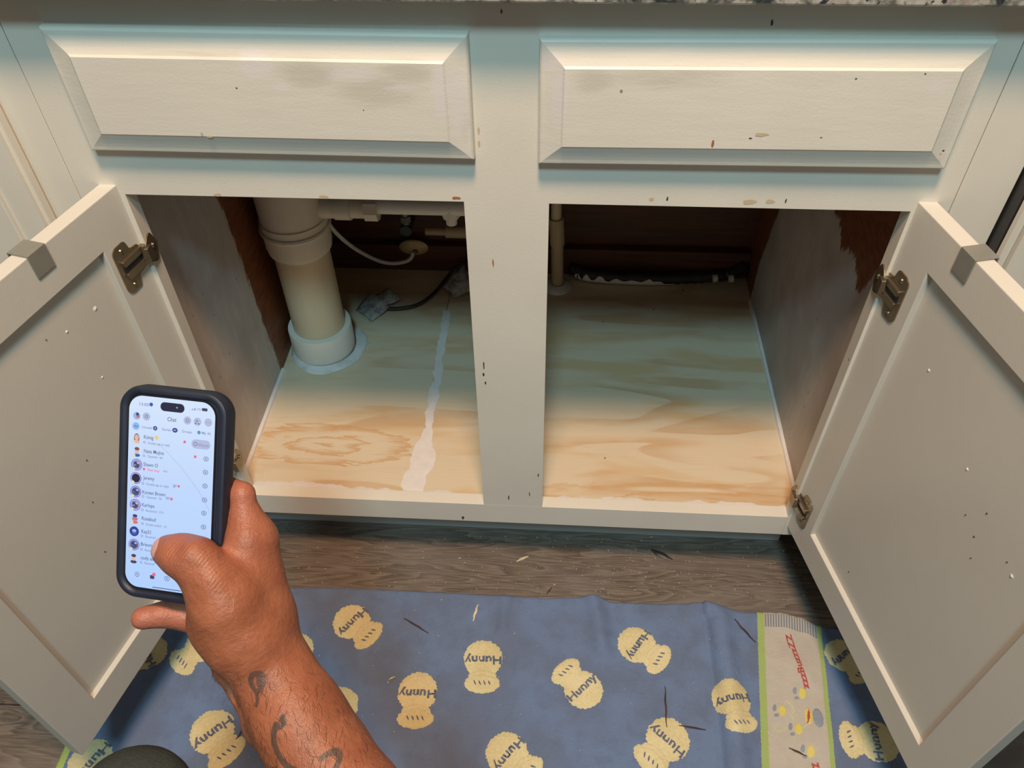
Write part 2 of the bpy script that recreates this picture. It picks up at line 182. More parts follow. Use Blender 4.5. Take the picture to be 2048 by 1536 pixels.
def new_obj(name, me, parent=None):
    o = bpy.data.objects.new(name, me); LINK(o)
    if parent is not None:
        o.parent = parent; q = parent
        while q is not None: me.transform(Matrix.Translation(-q.location)); q = q.parent
    return o
def mesh(name, verts, faces, mats, parent=None, smooth=False, midx=None, attrs=None):
    me = bpy.data.meshes.new(name); me.from_pydata([tuple(v) for v in verts], [], [tuple(f) for f in faces])
    for m_ in (mats if isinstance(mats, (list, tuple)) else [mats]): me.materials.append(m_)
    if midx is not None: me.polygons.foreach_set('material_index', midx)
    if attrs:
        for k, a in attrs.items():
            at = me.attributes.new(k, 'FLOAT', 'POINT'); at.data.foreach_set('value', np.asarray(a, dtype=np.float32))
    if smooth: me.polygons.foreach_set('use_smooth', [True]*len(me.polygons))
    me.update(); return new_obj(name, me, parent)
def thing(name, label, cat, loc, group=None):
    o = bpy.data.objects.new(name, None); LINK(o); o.location = loc; o.empty_display_size = .05; return tag(o, label, cat, group)
def tag(o, label, cat=None, group=None, kind=None):
    if label: o['label'] = label
    if cat: o['category'] = cat
    if group: o['group'] = group
    if kind: o['kind'] = kind
    return o
class B:
    "collects shapes of one part"
    def __init__(s): s.v = []; s.f = []; s.mi = []
    def add(s, v, f, mi=0):
        k = len(s.v); s.v += [tuple(x) for x in v]; s.f += [tuple(i+k for i in q) for q in f]; s.mi += [mi]*len(f); return s
    def bm(s, bm_, mi=0):
        bm_.verts.ensure_lookup_table(); s.add([v.co.copy() for v in bm_.verts], [[v.index for v in f.verts] for f in bm_.faces], mi); bm_.free(); return s
    def box(s, x0, x1, y0, y1, z0, z1, bev=.0008, fn=None, mi=0, seg=1):
        b = bmesh.new(); bmesh.ops.create_cube(b, size=1)
        for v in b.verts: v.co = Vector(((x0+x1)/2+v.co.x*(x1-x0), (y0+y1)/2+v.co.y*(y1-y0), (z0+z1)/2+v.co.z*(z1-z0)))
        if bev: bmesh.ops.bevel(b, geom=b.edges[:], offset=bev, segments=seg, affect='EDGES')
        if fn:
            for v in b.verts: v.co = Vector(fn(*v.co))
        b.verts.index_update(); return s.bm(b, mi)
    def tube(s, pts, r, n=16, mi=0, cap=True):
        pts = [Vector(p) for p in pts]; rs = r if isinstance(r, (list, tuple)) else [r]*len(pts); vs = []; fs = []; ref = None
        for i, p in enumerate(pts):
            t = (pts[min(i+1, len(pts)-1)]-pts[max(i-1, 0)]).normalized()
            if ref is None: ref = t.orthogonal().normalized()
            ref = (ref-t*ref.dot(t)).normalized(); q = t.cross(ref)
            for k in range(n):
                a = 2*math.pi*k/n; vs.append(p+(ref*math.cos(a)+q*math.sin(a))*rs[i])
        for i in range(len(pts)-1):
            for k in range(n): fs.append((i*n+k, i*n+(k+1) % n, (i+1)*n+(k+1) % n, (i+1)*n+k))
        if cap: fs.append(tuple(range(n))[::-1]); fs.append(tuple((len(pts)-1)*n+k for k in range(n)))
        return s.add(vs, fs, mi)
    def lathe(s, prof, c, n=48, mi=0, fn=None):   # prof: (radius, height) list revolved about z through c
        vs = []; fs = []
        for r, h in prof:
            for k in range(n):
                a = 2*math.pi*k/n; vs.append((c[0]+r*math.cos(a), c[1]+r*math.sin(a), c[2]+h))
        for i in range(len(prof)-1):
            for k in range(n): fs.append((i*n+k, i*n+(k+1) % n, (i+1)*n+(k+1) % n, (i+1)*n+k))
        if fn: vs = [fn(*v) for v in vs]
        return s.add(vs, fs, mi)
    def prism(s, poly, t0, t1, fn, mi=0):   # outline (a,b) extruded t0..t1, mapped by fn(a,b,t)
        n = len(poly); vs = [fn(a, b, t0) for a, b in poly]+[fn(a, b, t1) for a, b in poly]
        fs = [tuple(range(n))[::-1], tuple(range(n, 2*n))]+[(k, (k+1) % n, n+(k+1) % n, n+k) for k in range(n)]
        return s.add(vs, fs, mi)
    def go(s, name, mats, parent=None, smooth=False, label=None):
        o = mesh(name, s.v, s.f, mats, parent, smooth, s.mi)
        b = bmesh.new(); b.from_mesh(o.data); bmesh.ops.recalc_face_normals(b, faces=b.faces); b.to_mesh(o.data); b.free()
        if smooth:
            try: o.data.set_sharp_from_angle(angle=math.radians(38))
            except Exception: pass
        if label: o['label'] = label
        return o
def spline(pts, n=8):
    pts = [Vector(p) for p in pts]; out = []
    for i in range(len(pts)-1):
        a, b, c, d = pts[max(i-1, 0)], pts[i], pts[i+1], pts[min(i+2, len(pts)-1)]
        for k in range(n):
            t = k/n; out.append(.5*((2*b)+(c-a)*t+(2*a-5*b+4*c-d)*t*t+(3*b-a-3*c+d)*t**3))
    return out+[pts[-1]]
def grid(nu, nv, fn):
    v = [fn(i/nu, j/nv) for j in range(nv+1) for i in range(nu+1)]
    f = [(j*(nu+1)+i, j*(nu+1)+i+1, (j+1)*(nu+1)+i+1, (j+1)*(nu+1)+i) for j in range(nv) for i in range(nu)]
    return v, f
def glyphs(txt, size, bold=0.0):
    "outline text as mesh, origin centred, returns verts (x,y) and faces, width"
    cu = bpy.data.curves.new('t', 'FONT'); cu.body = txt; cu.size = size; cu.align_x = 'CENTER'; cu.align_y = 'CENTER'; cu.resolution_u = 3; cu.offset = bold
    ob = bpy.data.objects.new('t', cu); LINK(ob); dg = bpy.context.evaluated_depsgraph_get(); dg.update()
    me = bpy.data.meshes.new_from_object(ob.evaluated_get(dg)); v = [(p.co.x, p.co.y) for p in me.vertices]; f = [tuple(p.vertices) for p in me.polygons]
    bpy.data.objects.remove(ob); bpy.data.curves.remove(cu); bpy.data.meshes.remove(me)
    return v, f

# ---------------------------------------------------------------- the setting
g = G; x0, x1, x2, x3 = g['x0'], g['x1'], g['x2'], g['x3']; zt, zb, zr = g['zt'], g['zb'], g['zr']; ZH = g['zH']
FL = .150      # cabinet floor height
tag(B().box(-1.4, 1.5, -1.6, .62, -.03, 0, 0).go('floor', M['floor']), None, kind='structure')
tag(B().box(-1.4, 1.5, .62, .72, 0, 1.3, 0).go('wall_back', M['nbr']), None, kind='structure')

# ---------------------------------------------------------------- sink base cabinet
CL, CR = -.467, .408; KY = g['kick']; YB = .585
cab = thing('sink_base_cabinet', 'cream painted sink base cabinet with both doors standing open', 'cabinet', (-.03, 0, 0))
b = B()
b.box(CL, x0, 0, .019, zr, ZH, 0); b.box(x1, x2, 0, .019, zb, zt, 0); b.box(x3, CR, 0, .019, zr, ZH, 0)
b.box(x0, x3, 0, .019, zt, ZH+.0014, 0); b.box(x0, x3, 0, .019, zr, zb, .0005)
def stain(b, x, z, w, h, mi, y=-.0002, n=9):
    vs = [(x, y, z)]+[(x+w*math.cos(k*2*math.pi/n)*(.6+.6*random.random()), y, z+h*math.sin(k*2*math.pi/n)*(.6+.6*random.random())) for k in range(n)]
    b.add(vs, [(0, 1+k, 1+(k+1) % n) for k in range(n)], mi)
for x, z, w_, h_, mi in [(-.075, .6785, .006, .002, 1), (.215, .681, .008, .004, 2), (.235, .682, .005, .003, 2), (.12, .682, .003, .002, 2), (-.049, .752, .0015, .004, 2), (-.049, .738, .0012, .004, 2), (-.32, .676, .004, .002, 2), (-.21, .677, .006, .002, 2), (-.04, .60, .001, .006, 1), (-.030, .18, .001, .006, 3), (.0, .19, .0008, .005, 3), (.012, .235, .001, .004, 3), (-.056, .445, .001, .006, 3), (-.057, .43, .0015, .003, 3), (-.055, .415, .0012, .003, 3), (-.1, .125, .002, .004, 3), (.135, .683, .001, .003, 3), (.25, .683, .001, .003, 3), (-.025, .86, .001, .002, 3), (.2, .853, .0012, .003, 3)]:
    stain(b, x, z, w_, h_, mi)
b.go('face_frame', [M['face'], M['rust'], M['tan_stain'], M['dark']], cab)
# side walls, brushed paint stopping in ragged edges over the brown wood
def poly_sd(px, pz, poly):
    d = np.full(px.shape, 1e9); ins = np.zeros(px.shape, bool); n = len(poly)
    for i in range(n):
        ax, ay = poly[i]; bx, by = poly[(i+1) % n]; ex, ey = bx-ax, by-ay
        t = np.clip(((px-ax)*ex+(pz-ay)*ey)/(ex*ex+ey*ey), 0, 1); d = np.minimum(d, np.hypot(px-ax-t*ex, pz-ay-t*ey))
        c_ = ((ay > pz) != (by > pz)) & (px < (bx-ax)*(pz-ay)/((by-ay) if by != ay else 1e-9)+ax); ins ^= c_
    return np.where(ins, d, -d)
def side(x, sgn, polys, neg):
    v, f = grid(116, 146, lambda u, t: (x, .019+u*(YB-.019), .12+t*(ZH-.12)))
    a = np.array(v); d = np.max([poly_sd(a[:, 1], a[:, 2], p_) for p_ in polys], axis=0)
    for p_ in neg: d = np.minimum(d, -poly_sd(a[:, 1], a[:, 2], p_))
    n = len(v); vv = v+[(x+sgn*.012, .019, .12), (x+sgn*.012, YB, .12), (x+sgn*.012, YB, ZH), (x+sgn*.012, .019, ZH)]
    c0, c1, c2, c3 = 0, 116, n-1, n-117
    ff = f+[(n, n+1, n+2, n+3), (c0, c1, n+1, n), (c1, c2, n+2, n+1), (c2, c3, n+3, n+2), (c3, c0, n, n+3)]
    return mesh('side_wall', vv, ff, M['side'], cab, attrs={'painted': list(d)+[1]*4})
side(g['wl'], -1, [[(-.1, 0), (.272, 0), (.270, .17), (.262, .26), (.256, .36), (.250, .44), (.240, .52), (.235, 1), (-.1, 1)]], [])
side(g['wr'], 1, [[(-.1, 0), (.508, 0), (.508, .24), (.475, .37), (.455, 1), (-.1, 1)]], [[(.245, .60), (.247, .515), (.215, .520), (.185, .497), (.160, .512), (.135, .523), (.105, .498), (.088, .500), (.075, .545), (.045, .56), (.030, .60), (.03, .9), (.245, .9)]])
# plywood floor in two boards with a filled joint
seam_x = lambda y: -.176+.012*(y-.25)/.25*.4
b = B().box(g['wl'], -.1765, .019, YB, FL-.012, FL, .0004); b.go('plywood_floor', M['ply'], cab)
b = B().box(-.1755, g['wr'], .019, YB, FL-.012, FL, .0004); b.go('plywood_floor', M['ply'], cab)
def strip(name, ys, wl_, wr_, z, xc, label=None):
    vs = []; fs = []
    for i, y in enumerate(ys):
        L_, R_ = xc(y)-wl_(y), xc(y)+wr_(y); vs += [(L_, y, z), (xc(y), y, z+.0012), (R_, y, z)]
    for i in range(len(ys)-1): fs += [(3*i, 3*i+1, 3*i+4, 3*i+3), (3*i+1, 3*i+2, 3*i+5, 3*i+4)]
    return tag(mesh(name, vs, fs, M['putty'], cab, True), label)
ys = [.026+.42*k/130 for k in range(131)]
def jag(y, a, s=60): return a*(noise.noise(Vector((y*s, a*100, 0)))+.5*noise.noise(Vector((y*s*3.1, 5, a*70))))
strip('joint_filler', ys, lambda y: .0065+jag(y, .004)+.017*math.exp(-((y-.045)/.035)**2)+.007*math.exp(-((y-.105)/.03)**2), lambda y: .0075+jag(y, .004, 50)+.016*math.exp(-((y-.085)/.025)**2)+.006*math.exp(-((y-.03)/.02)**2), FL+.0002, lambda y: -.174+.008*math.sin(y*9)*.3, 'white filler smeared along the plywood joint')
def bead(pts, r, name='caulk_bead'):
    b = B(); P_ = spline(pts, 14); b.tube(P_, [r*(1+.25*noise.noise(p_*40)) for p_ in P_], 8); return b.go(name, M['putty'], cab, True)
bead([(g['wl']+.001, .03, FL), (g['wl']+.001, .15, FL), (g['wl']+.001, .275, FL)], .0055); bead([(g['wr']-.001, .03, FL), (g['wr']-.001, .2, FL), (g['wr']-.001, .50, FL)], .005)
for xa, xb in ((x0-.02, x1+.0), (x2+.0, x3+.02)):
    n = 120; vs = []; fs = []
    for i in range(n+1):
        x = xa+(xb-xa)*i/n; w_ = .009+jag(x, .005, 45)+(.008*math.exp(-((x+.35)/.06)**2)); vs += [(x, .0185, FL+.0008), (x, .0185+w_*.6, FL+.0012), (x, .019+w_, FL+.0001)]
    for i in range(n): fs += [(3*i, 3*i+3, 3*i+4, 3*i+1), (3*i+1, 3*i+4, 3*i+5, 3*i+2)]
    mesh('front_filler', vs, fs, M['putty'], cab, True)
B().box(CL+.005, CR-.005, YB, YB+.012, .10, ZH, 0).go('back_panel', M['brown'], cab)
B().box(g['wl']+.001, g['wr']-.001, YB-.019, YB-.001, FL+.001, FL+.060, .001).go('back_rail', M['brown'], cab)
B().box(CL+.002, CR-.002, KY, KY+.016, .0, .118, .0006).go('toe_kick', M['toe'], cab)
# false drawer fronts: raised centre, sloping border, thin rim
def drawer_front(xa, xb, zbot_a, zbot_b, ztop_a, ztop_b, smears, worns, marks):
    nx, nz = 150, 44
    def prof(d):  # d metres inside from the edge -> protrusion
        if d < .0022: return .0085+.0035*math.sqrt(max(0, d/.0022))
        if d < .0205: return .012+.0052*((d-.0022)/.0183)**1.35
        if d < .0225: return .0172+.0016*(d-.0205)/.002
        return .0188
    ins = [0, .0005, .0011, .0022, .006, .010, .0145, .0185, .0205, .0215, .0225]; W_ = xb-xa; Hh = ztop_a-zbot_a; vs = []; sm = []; wo = []; fs = []
    def put(u, v_, y):
        fu, fv = u/W_, v_/Hh; z = (zbot_a+(zbot_b-zbot_a)*fu)*(1-fv)+(ztop_a+(ztop_b-ztop_a)*fu)*fv; vs.append((xa+u, y, z))
        sm.append(max([math.exp(-((fu-a)/c_)**2-((fv-b_)/d_)**2)*e for a, b_, c_, d_, e in smears]+[0])); wo.append(max([math.exp(-((fu-a)/c_)**2-((fv-b_)/d_)**2)*e for a, b_, c_, d_, e in worns]+[0]))
    per_ = [(i/nx, 0) for i in range(nx)]+[(1, j/nz) for j in range(nz)]+[(1-i/nx, 1) for i in range(nx)]+[(0, 1-j/nz) for j in range(nz)]; n = len(per_)
    for a_, c_ in per_: put(a_*W_, c_*Hh, 0)
    for d in ins:
        for a_, c_ in per_: put(d+a_*(W_-2*d), d+c_*(Hh-2*d), -prof(d))
    for r in range(len(ins)): fs += [(r*n+k, (r+1)*n+k, (r+1)*n+(k+1) % n, r*n+(k+1) % n)[::-1] for k in range(n)]
    d = ins[-1]; k0 = len(vs)
    for j in range(nz+1):
        for i in range(nx+1): put(d+i/nx*(W_-2*d), d+j/nz*(Hh-2*d), -prof(1))
    fs += [(k0+j*(nx+1)+i, k0+j*(nx+1)+i+1, k0+(j+1)*(nx+1)+i+1, k0+(j+1)*(nx+1)+i) for j in range(nz) for i in range(nx)]; mi = [0]*len(fs)
    for mx, mz, mw, mh, mm in marks:
        k = len(vs); vs.append((mx, -.0191, mz)); nn = 8
        for q in range(nn): mw, mh = (mw*.6, mh*.6) if (mm == 3 and q == 0) else (mw, mh); vs.append((mx+mw*math.cos(q*.785)*(.6+.6*random.random()), -.0191, mz+mh*math.sin(q*.785)*(.6+.6*random.random())))
        fs += [(k, k+1+q, k+1+(q+1) % nn) for q in range(nn)]; mi += [mm]*nn; sm += [0]*(nn+1); wo += [0]*(nn+1)
    return mesh('drawer_front', vs, fs, [M['drawer'], M['rust'], M['tan_stain'], M['dark']], cab, False, mi, {'smear': sm, 'worn': wo})
drawer_front(g['pl0'], g['pl1'], .7295, .7275, .8475, .845, [(.50, .78, .06, .16, 1), (.55, .62, .04, .10, .8), (.73, .72, .09, .10, .85), (.93, .6, .03, .35, 1), (.84, .62, .08, .08, .7), (.97, .5, .03, .4, 1)], [(.62, .72, .10, .16, 1), (.78, .60, .14, .18, 1), (.86, .74, .1, .12, 1), (.4, .84, .3, .06, .7), (.98, .35, .02, .25, .8)], [(-.307, .7535, .0015, .003, 2), (-.30, .751, .003, .001, 2), (-.262, .799, .002, .001, 3), (-.15, .78, .001, .001, 3)])
drawer_front(g['pr0'], g['pr1'], .7245, .727, .842, .845, [(.05, .6, .03, .4, .9), (.90, .68, .04, .14, .8), (.03, .85, .04, .1, 1)], [(.13, .72, .07, .12, .95), (.30, .75, .2, .14, .8), (.6, .72, .12, .1, .5), (.95, .85, .1, .05, .6), (.85, .8, .1, .08, .5)], [(.1655, .7535, .0016, .0045, 1), (.207, .763, .007, .002, 2), (.198, .759, .003, .001, 3), (.26, .761, .002, .0008, 3), (.37, .75, .002, .002, 3), (.275, .815, .002, .001, 3), (.33, .82, .0015, .001, 3)])
# doors
def dmap(s):
    a = g['aL'] if s == 'L' else g['aR']; hx = g['hLx'] if s == 'L' else g['hRx']; q = 1 if s == 'L' else -1
    d = (q*math.cos(a), -math.sin(a)); nn = (-q*math.sin(a), -math.cos(a))
    return lambda u, z, t=0: (hx+u*d[0]+t*nn[0], g['hy']+u*d[1]+t*nn[1], z)
DT = g['dT']; DW = g['dW']; dzb, dzt = g['dzb'], g['dzt']; RA = g['rail']
def door(s, hinges, marks):
    f = dmap(s); fn = lambda u, t, z: f(u, z, t); W_ = DW; b = B()
    o4 = [(0, dzb), (W_, dzb), (W_, dzt), (0, dzt)]; i4 = [(RA, dzb+RA), (W_-RA, dzb+RA), (W_-RA, dzt-RA), (RA, dzt-RA)]
    vs = [f(u, z, t) for t in (0, DT) for u, z in o4+i4]
    fs = []
    for k in range(4):
        j = (k+1) % 4; fs += [(k, j, 4+j, 4+k), (8+k, 12+k, 12+j, 8+j), (k, 8+k, 8+j, j), (4+k, 4+j, 12+j, 12+k)]
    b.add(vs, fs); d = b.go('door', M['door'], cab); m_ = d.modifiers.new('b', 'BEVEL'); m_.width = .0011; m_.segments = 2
    p_ = B(); p_.box(RA-.003, W_-RA+.003, .0068, .0125, dzb+RA-.003, dzt-RA+.003, 0, fn)
    for u, z, r, mi in marks:
        n = 10; vs = [f(u, z, .0068-.0012)]+[f(u+r*math.cos(k*.628), z+r*math.sin(k*.628), .0069) for k in range(n)]
        p_.add(vs, [(0, 1+k, 1+(k+1) % n) for k in range(n)], mi)
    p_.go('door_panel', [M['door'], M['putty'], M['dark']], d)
    for zc in hinges: hinge(s, zc, d)
    return d
def rounded(poly, r=.002, n=3):
    out = []; m_ = len(poly)
    for i in range(m_):
        p0, p1, p2 = Vector(poly[i-1]), Vector(poly[i]), Vector(poly[(i+1) % m_]); a = (p0-p1); b_ = (p2-p1); ra = min(r, a.length*.45, b_.length*.45)
        A_, B_ = p1+a.normalized()*ra, p1+b_.normalized()*ra
        for k in range(n+1): t = k/n; out.append(tuple(A_*(1-t)**2+p1*2*t*(1-t)+B_*t*t))
    return out
def hinge(s, zc, par, du=0):
    f = dmap(s); q = 1 if s == 'L' else -1; b = B()
    pl = [(.034, -.028), (.042, -.020), (.042, .020), (.034, .028), (.024, .028), (.020, .015), (.010, .015), (.008, .010), (.008, -.010), (.010, -.015), (.020, -.015), (.024, -.028)]
    du = 0 if s == 'L' else -.008; m3 = lambda a, c_, t: f(a+du if a > .009 else a, zc+c_, t)
    b.prism(rounded([(.043, -.0240), (.043, .0240), (.038, .0290), (.022, .0290), (.019, .0165), (.006, .0150), (.006, -.0150), (.019, -.0165), (.022, -.0290), (.038, -.0290)], .0035), -.0016, -.0002, m3)
    for sg in (1, -1):   # raised cheeks either side of the slot
        b.prism(rounded([(.037, sg*.0045), (.037, sg*.011), (.006, sg*.012), (.006, sg*.0045)], .0015), -.0048, -.001, m3)
    b.prism(rounded([(.037, -.0055), (.037, .0055), (.004, .0055), (.004, -.0055)], .001), -.0022, -.0008, m3, 1)
    b.tube([f(.003, zc-.011, -.0035), f(.003, zc+.011, -.0035)], .0042, 14)
    for sg in (1, -1):
        b.tube([f(.031+du, zc+sg*.0215, -.0014), f(.031+du, zc+sg*.0215, -.0030)], [.0030, .0020], 12, 2)
    # wing screwed to the inner edge of the stile
    X = (x0 if s == 'L' else x3); w3 = lambda a, c_, t: (X+q*t, a, zc+c_)
    b.prism(rounded([(.0205, 0), (.012, .018), (.004, .016), (-.006, .008), (-.006, -.008), (.004, -.016), (.012, -.018)], .003), .0002, .0018, w3)
    b.tube([(X+q*.0018, .0095, zc+.003), (X+q*.0038, .0095, zc+.003)], [.0034, .0022], 12, 2)
    b.prism(rounded([(.002, -.009), (.002, .009), (-.008, .009), (-.008, -.009)], .001), .0005, .0045, w3)
    b.go('hinge', [M['bronze'], M['black'], M['screw']], par, True, 'antique bronze hinge')
HZ = [dzt-.084, dzb+.072]
door('L', [.602, .235], [(.084, .586, .0035, 1), (.126, .590, .002, 1), (.115, .515, .0018, 1), (.2, .4, .001, 2), (.22, .33, .0012, 2), (.15, .6, .001, 2), (.18, .45, .0011, 2)])
door('R', [.585, .2035], [(.099, .55, .0022, 1), (.195, .51, .002, 1), (.291, .474, .0028, 1), (.240, .462, .0012, 2), (.237, .496, .0012, 2), (.25, .44, .001, 2), (.22, .47, .001, 2), (.13, .22, .0013, 2), (.28, .48, .001, 2)])
# over-door hooks
def hook(s, u0, u1, drop, label):
    f = dmap(s); b = B(); T = .0016; hh = []
    prof = [(-T-.0002, dzt-drop), (-T-.0002, dzt+T+.0002), (DT+T+.0022, dzt+T+.0002), (DT+T+.0022, dzt-.012), (DT+.0022, dzt-.012), (DT+.0022, dzt+.0002), (-.0002, dzt+.0002), (-.0002, dzt-drop)]
    n = len(prof); uc = (u0+u1)/2; vs = []
    for u in (u0, u1): vs += [f(u, z, t) for t, z in prof]
    fs = [(k, (k+1) % n, n+(k+1) % n, n+k) for k in range(n)]+[(0, 1, 6, 7), (1, 2, 5, 6), (2, 3, 4, 5), (n+7, n+6, n+1, n), (n+6, n+5, n+2, n+1), (n+5, n+4, n+3, n+2)]
    o = B().add(vs, fs).go('over_door_hook', M['steel']); m_ = o.modifiers.new('b', 'BEVEL'); m_.width = .0006; m_.segments = 2
    return tag(o, label, 'hook')
hook('L', .108, .131, .0235, 'grey steel over-door hook on the top edge of the left open door')
hook('R', .077, .099, .0240, 'grey steel over-door hook on the top edge of the right open door')

# ---------------------------------------------------------------- counter and neighbours
ct = B(); ct.box(-1.3, 1.4, -.032, .62, ZH+.0015, ZH+.034, .002); tag(ct.go('granite_countertop', M['granite']), 'speckled grey, black and pink granite countertop above the cabinets', 'countertop')
b = B().lathe([(0, -.0052), (.004, -.005), (.0055, -.003), (.0055, 0)], (-.262, -.012, ZH+.0016), 20)
b.go('plate', M['tan_stain']); o = bpy.data.objects['plate']; o.name = 'glue_drip'; tag(o, 'small tan drip hanging under the granite edge above the left drawer front', 'drip')
nb = thing('base_cabinet', 'cream base cabinet left of the sink cabinet, its door closed', 'cabinet', (-.7, 0, 0))
b = B().box(-.95, CL-.0012, 0, .019, .117, ZH, .0006); b.box(-.95, CL-.002, .0195, .58, .117, ZH-.001, 0); b.go('cabinet_box', M['nbr'], nb)
B().box(-.95, CL-.002, KY, KY+.016, 0, .116, 0).go('toe_kick', M['toe'], nb)
def slab(xa, xb, za, zb_, edge, rail, par, name='door'):   # raised edge door seen from the front
    b = B(); b.box(xa, xb, -.019, -.0005, za, zb_, edge, seg=4); b.box(xa+rail, xb-rail, -.0225, -.018, za+rail, zb_-rail, .0035, seg=2); return b.go(name, M['nbr'], par, True)
slab(-.90, -.5015, .138, .850, .0045, .034, nb)
b = B().box(CR+.0012, .4580, 0, .019, .117, ZH, .0006); tag(b.go('filler_strip', M['nbr']), 'narrow vertical cream filler strip at the right end of the sink cabinet', 'filler strip')
nr = thing('dishwasher', 'dark-sided appliance with a cream front panel at the right edge', 'appliance', (.7, 0, 0))
B().box(.4600, 1.05, -.0165, .58, .11, ZH-.002, 0).go('body', M['black'], nr); B().box(.4640, 1.05, .05, .58, 0, .11, 0).go('base', M['black'], nr)
B().box(.4600, 1.05, -.0300, -.0166, .118, .868, .0100, seg=5).go('front_panel', M['nbr'], nr, True)
tag(B().box(.585, 1.1, -.95, -.02, .0002, .004, .001).go('black_floor_sheet', M['black']), 'flat black sheet lying beyond the free edge of the right door', 'mat')  # thin flat black box laid over the floor right of the door

# ---------------------------------------------------------------- plumbing
PX, PY = -.381, .335
st = thing('drain_stack', 'thick white PVC drain pipe standing on the cabinet floor behind the left door opening', 'pipe', (PX, PY, FL))
B().lathe([(.0445, .02), (.0445, .30)], (PX, PY, FL), 64).go('pipe', [M['pvc_y']], st, True, 'yellowed white pipe')
B().lathe([(.0445, .058), (.0535, .058), (.0545, .056), (.0545, .012), (.053, .0), (.046, .0)], (PX, PY, FL), 64).go('hub', M['pvc_w'], st, True)
B().lathe([(.0445, .216), (.0500, .221), (.0520, .231), (.0525, .274), (.0525, .278), (.047, .28), (.047, .30)], (PX, PY, FL), 64).go('coupling', M['pvc'], st, True)
B().lathe([(.046, .258), (.0545, .2585), (.0558, .262), (.0545, .2655), (.046, .266)], (PX, PY, FL), 64).go('coupling_ring', M['pvc'], st, True)
b = B().lathe([(.0505, .268), (.0505, .40), (.053, .402), (.053, .46)], (PX, PY, FL), 64); b.go('riser', M['pvc'], st, True)
def tub(pts, r, name, mat, par, n=24): return B().tube(pts, r, n).go(name, mat, par, True)
zz = FL+.296
tub([(PX+.03, PY, zz), (PX+.072, PY, zz)], [.020, .018], 'side_inlet', M['pvc'], st)
tub([(PX+.070, PY, zz), (PX+.094, PY, zz)], .0205, 'collar', M['pvc'], st); tub([(PX+.094, PY, zz), (PX+.118, PY, zz)], .0175, 'stub', M['pvc'], st)
b = B(); b.tube([(PX+.116, PY, zz), (PX+.136, PY, zz)], .0215, 8); b.go('slip_nut', M['pvc'], st)
tub([(PX+.13, PY, zz+.004), (PX+.33, PY, zz+.004)], .0135, 'drain_arm', M['pvc_w'], st)
b = B(); b.tube([(PX+.246, PY, zz-.013), (PX+.246, PY, zz+.008)], .0140, 8); b.tube([(PX+.246, PY, zz-.026), (PX+.246, PY, zz-.012)], .0085, 12); b.go('slip_nut', M['pvc_w'], st)
# collar plate: split trim ring around the hub
b = B(); n = 64; vs = []; fs = []
for k in range(n):
    a = 2*math.pi*k/n; ca, sa = math.cos(a), math.sin(a)
    ro = .066+.004*math.cos(a-.2)+.0045*max(0, math.cos(3*(a+1.6)))
    cx = 0
    for r, h in ((.055, .0075), (.058, .0062), (ro-.002, .0035), (ro, .0005)): vs.append((max(PX+.002+r*ca, g['wl']+.001), PY+r*sa, FL+h))
for k in range(n):
    j = (k+1) % n
    for q in range(3): fs.append((k*4+q, j*4+q, j*4+q+1, k*4+q+1))
b.add(vs, fs); b.go('floor_collar', M['white_pl'], st, True, 'white split floor collar stained grey')
# supply side at the back wall
sv = thing('shutoff_valve', 'dark shutoff valve on the back wall above a thin white tube', 'valve', (-.252, .565, FL+.10))
tub([(-.255, .585, .262), (-.255, .538, .262)], .011, 'valve_body', M['dark'], sv)
tub([(-.255, .548, .252), (-.255, .548, .30)], .007, 'stem', M['steel'], sv)
B().tube([(-.255, .548, .278), (-.255, .548, .290)], .0105, 6).go('packing_nut', M['steel'], sv)
tub([(-.255, .548, .30), (-.255, .548, .60)], .005, 'riser_tube', M['steel'], sv)
wp = thing('wall_plate', 'oval brass plate on the back wall where the thin tube ends', 'plate', (-.252, .585, .195))
b = B(); b.lathe([(0, .006), (.010, .006), (.024, .003), (.027, 0)], (0, 0, 0), 32, fn=lambda x, y, z: (-.250+x*1.05, .5655-z, .206+y*.66)); b.go('plate', M['brass'], wp, True)
b = B().tube([(-.246, .561, .201), (-.246, .556, .201)], [.006, .004], 12); b.go('screw', M['screw'], wp, True)
o = B().tube(spline([(-.368, .36+.046, .42), (-.353, .412, .358), (-.345, .48, .268), (-.322, .53, .203), (-.295, .54, .186), (-.268, .548, .184), (-.255, .553, .190), (-.251, .559, .199)], 8), .0038, 12).go('supply_tube', M['pvc_w'], None, True)
tag(o, 'thin white tube drooping from the thick drain pipe to the brass plate', 'tube')
cu = thing('copper_pipe', 'short tan pipe with coupling running across the back wall', 'pipe', (-.17, .54, .27))
tub([(-.218, .54, .262), (-.10, .54, .262)], .0075, 'pipe', M['cpvc'], cu); tub([(-.180, .54, .262), (-.14, .54, .262)], .0115, 'coupling', M['cpvc'], cu); tub([(-.10, .54, .262), (.0, .54, .262)], .0085, 'pipe', M['cpvc'], cu)
cp = thing('riser_pipe', 'tan plastic riser pipe behind the centre stile with a white floor ring', 'pipe', (.030, .53, FL))
tub([(.030, .53, FL), (.027, .53, FL+.105)], .0115, 'pipe', M['cpvc'], cp); tub([(.0275, .53, FL+.098), (.024, .53, FL+.155)], .0135, 'coupling', M['cpvc'], cp); tub([(.024, .53, FL+.15), (.020, .53, FL+.50)], .0095, 'riser', M['pvc_y'], cp)
B().lathe([(.012, .008), (.020, .006), (.027, .002), (.028, 0)], (.030, .528, FL+.0003), 40).go('floor_ring', M['white_pl'], cp, True)
hz = spline([(.055, .562, .168), (.085, .550, .164), (.15, .545, .1625), (.22, .545, .1625), (.30, .552, .163), (.36, .558, .168), (.388, .561, .185)], 10)
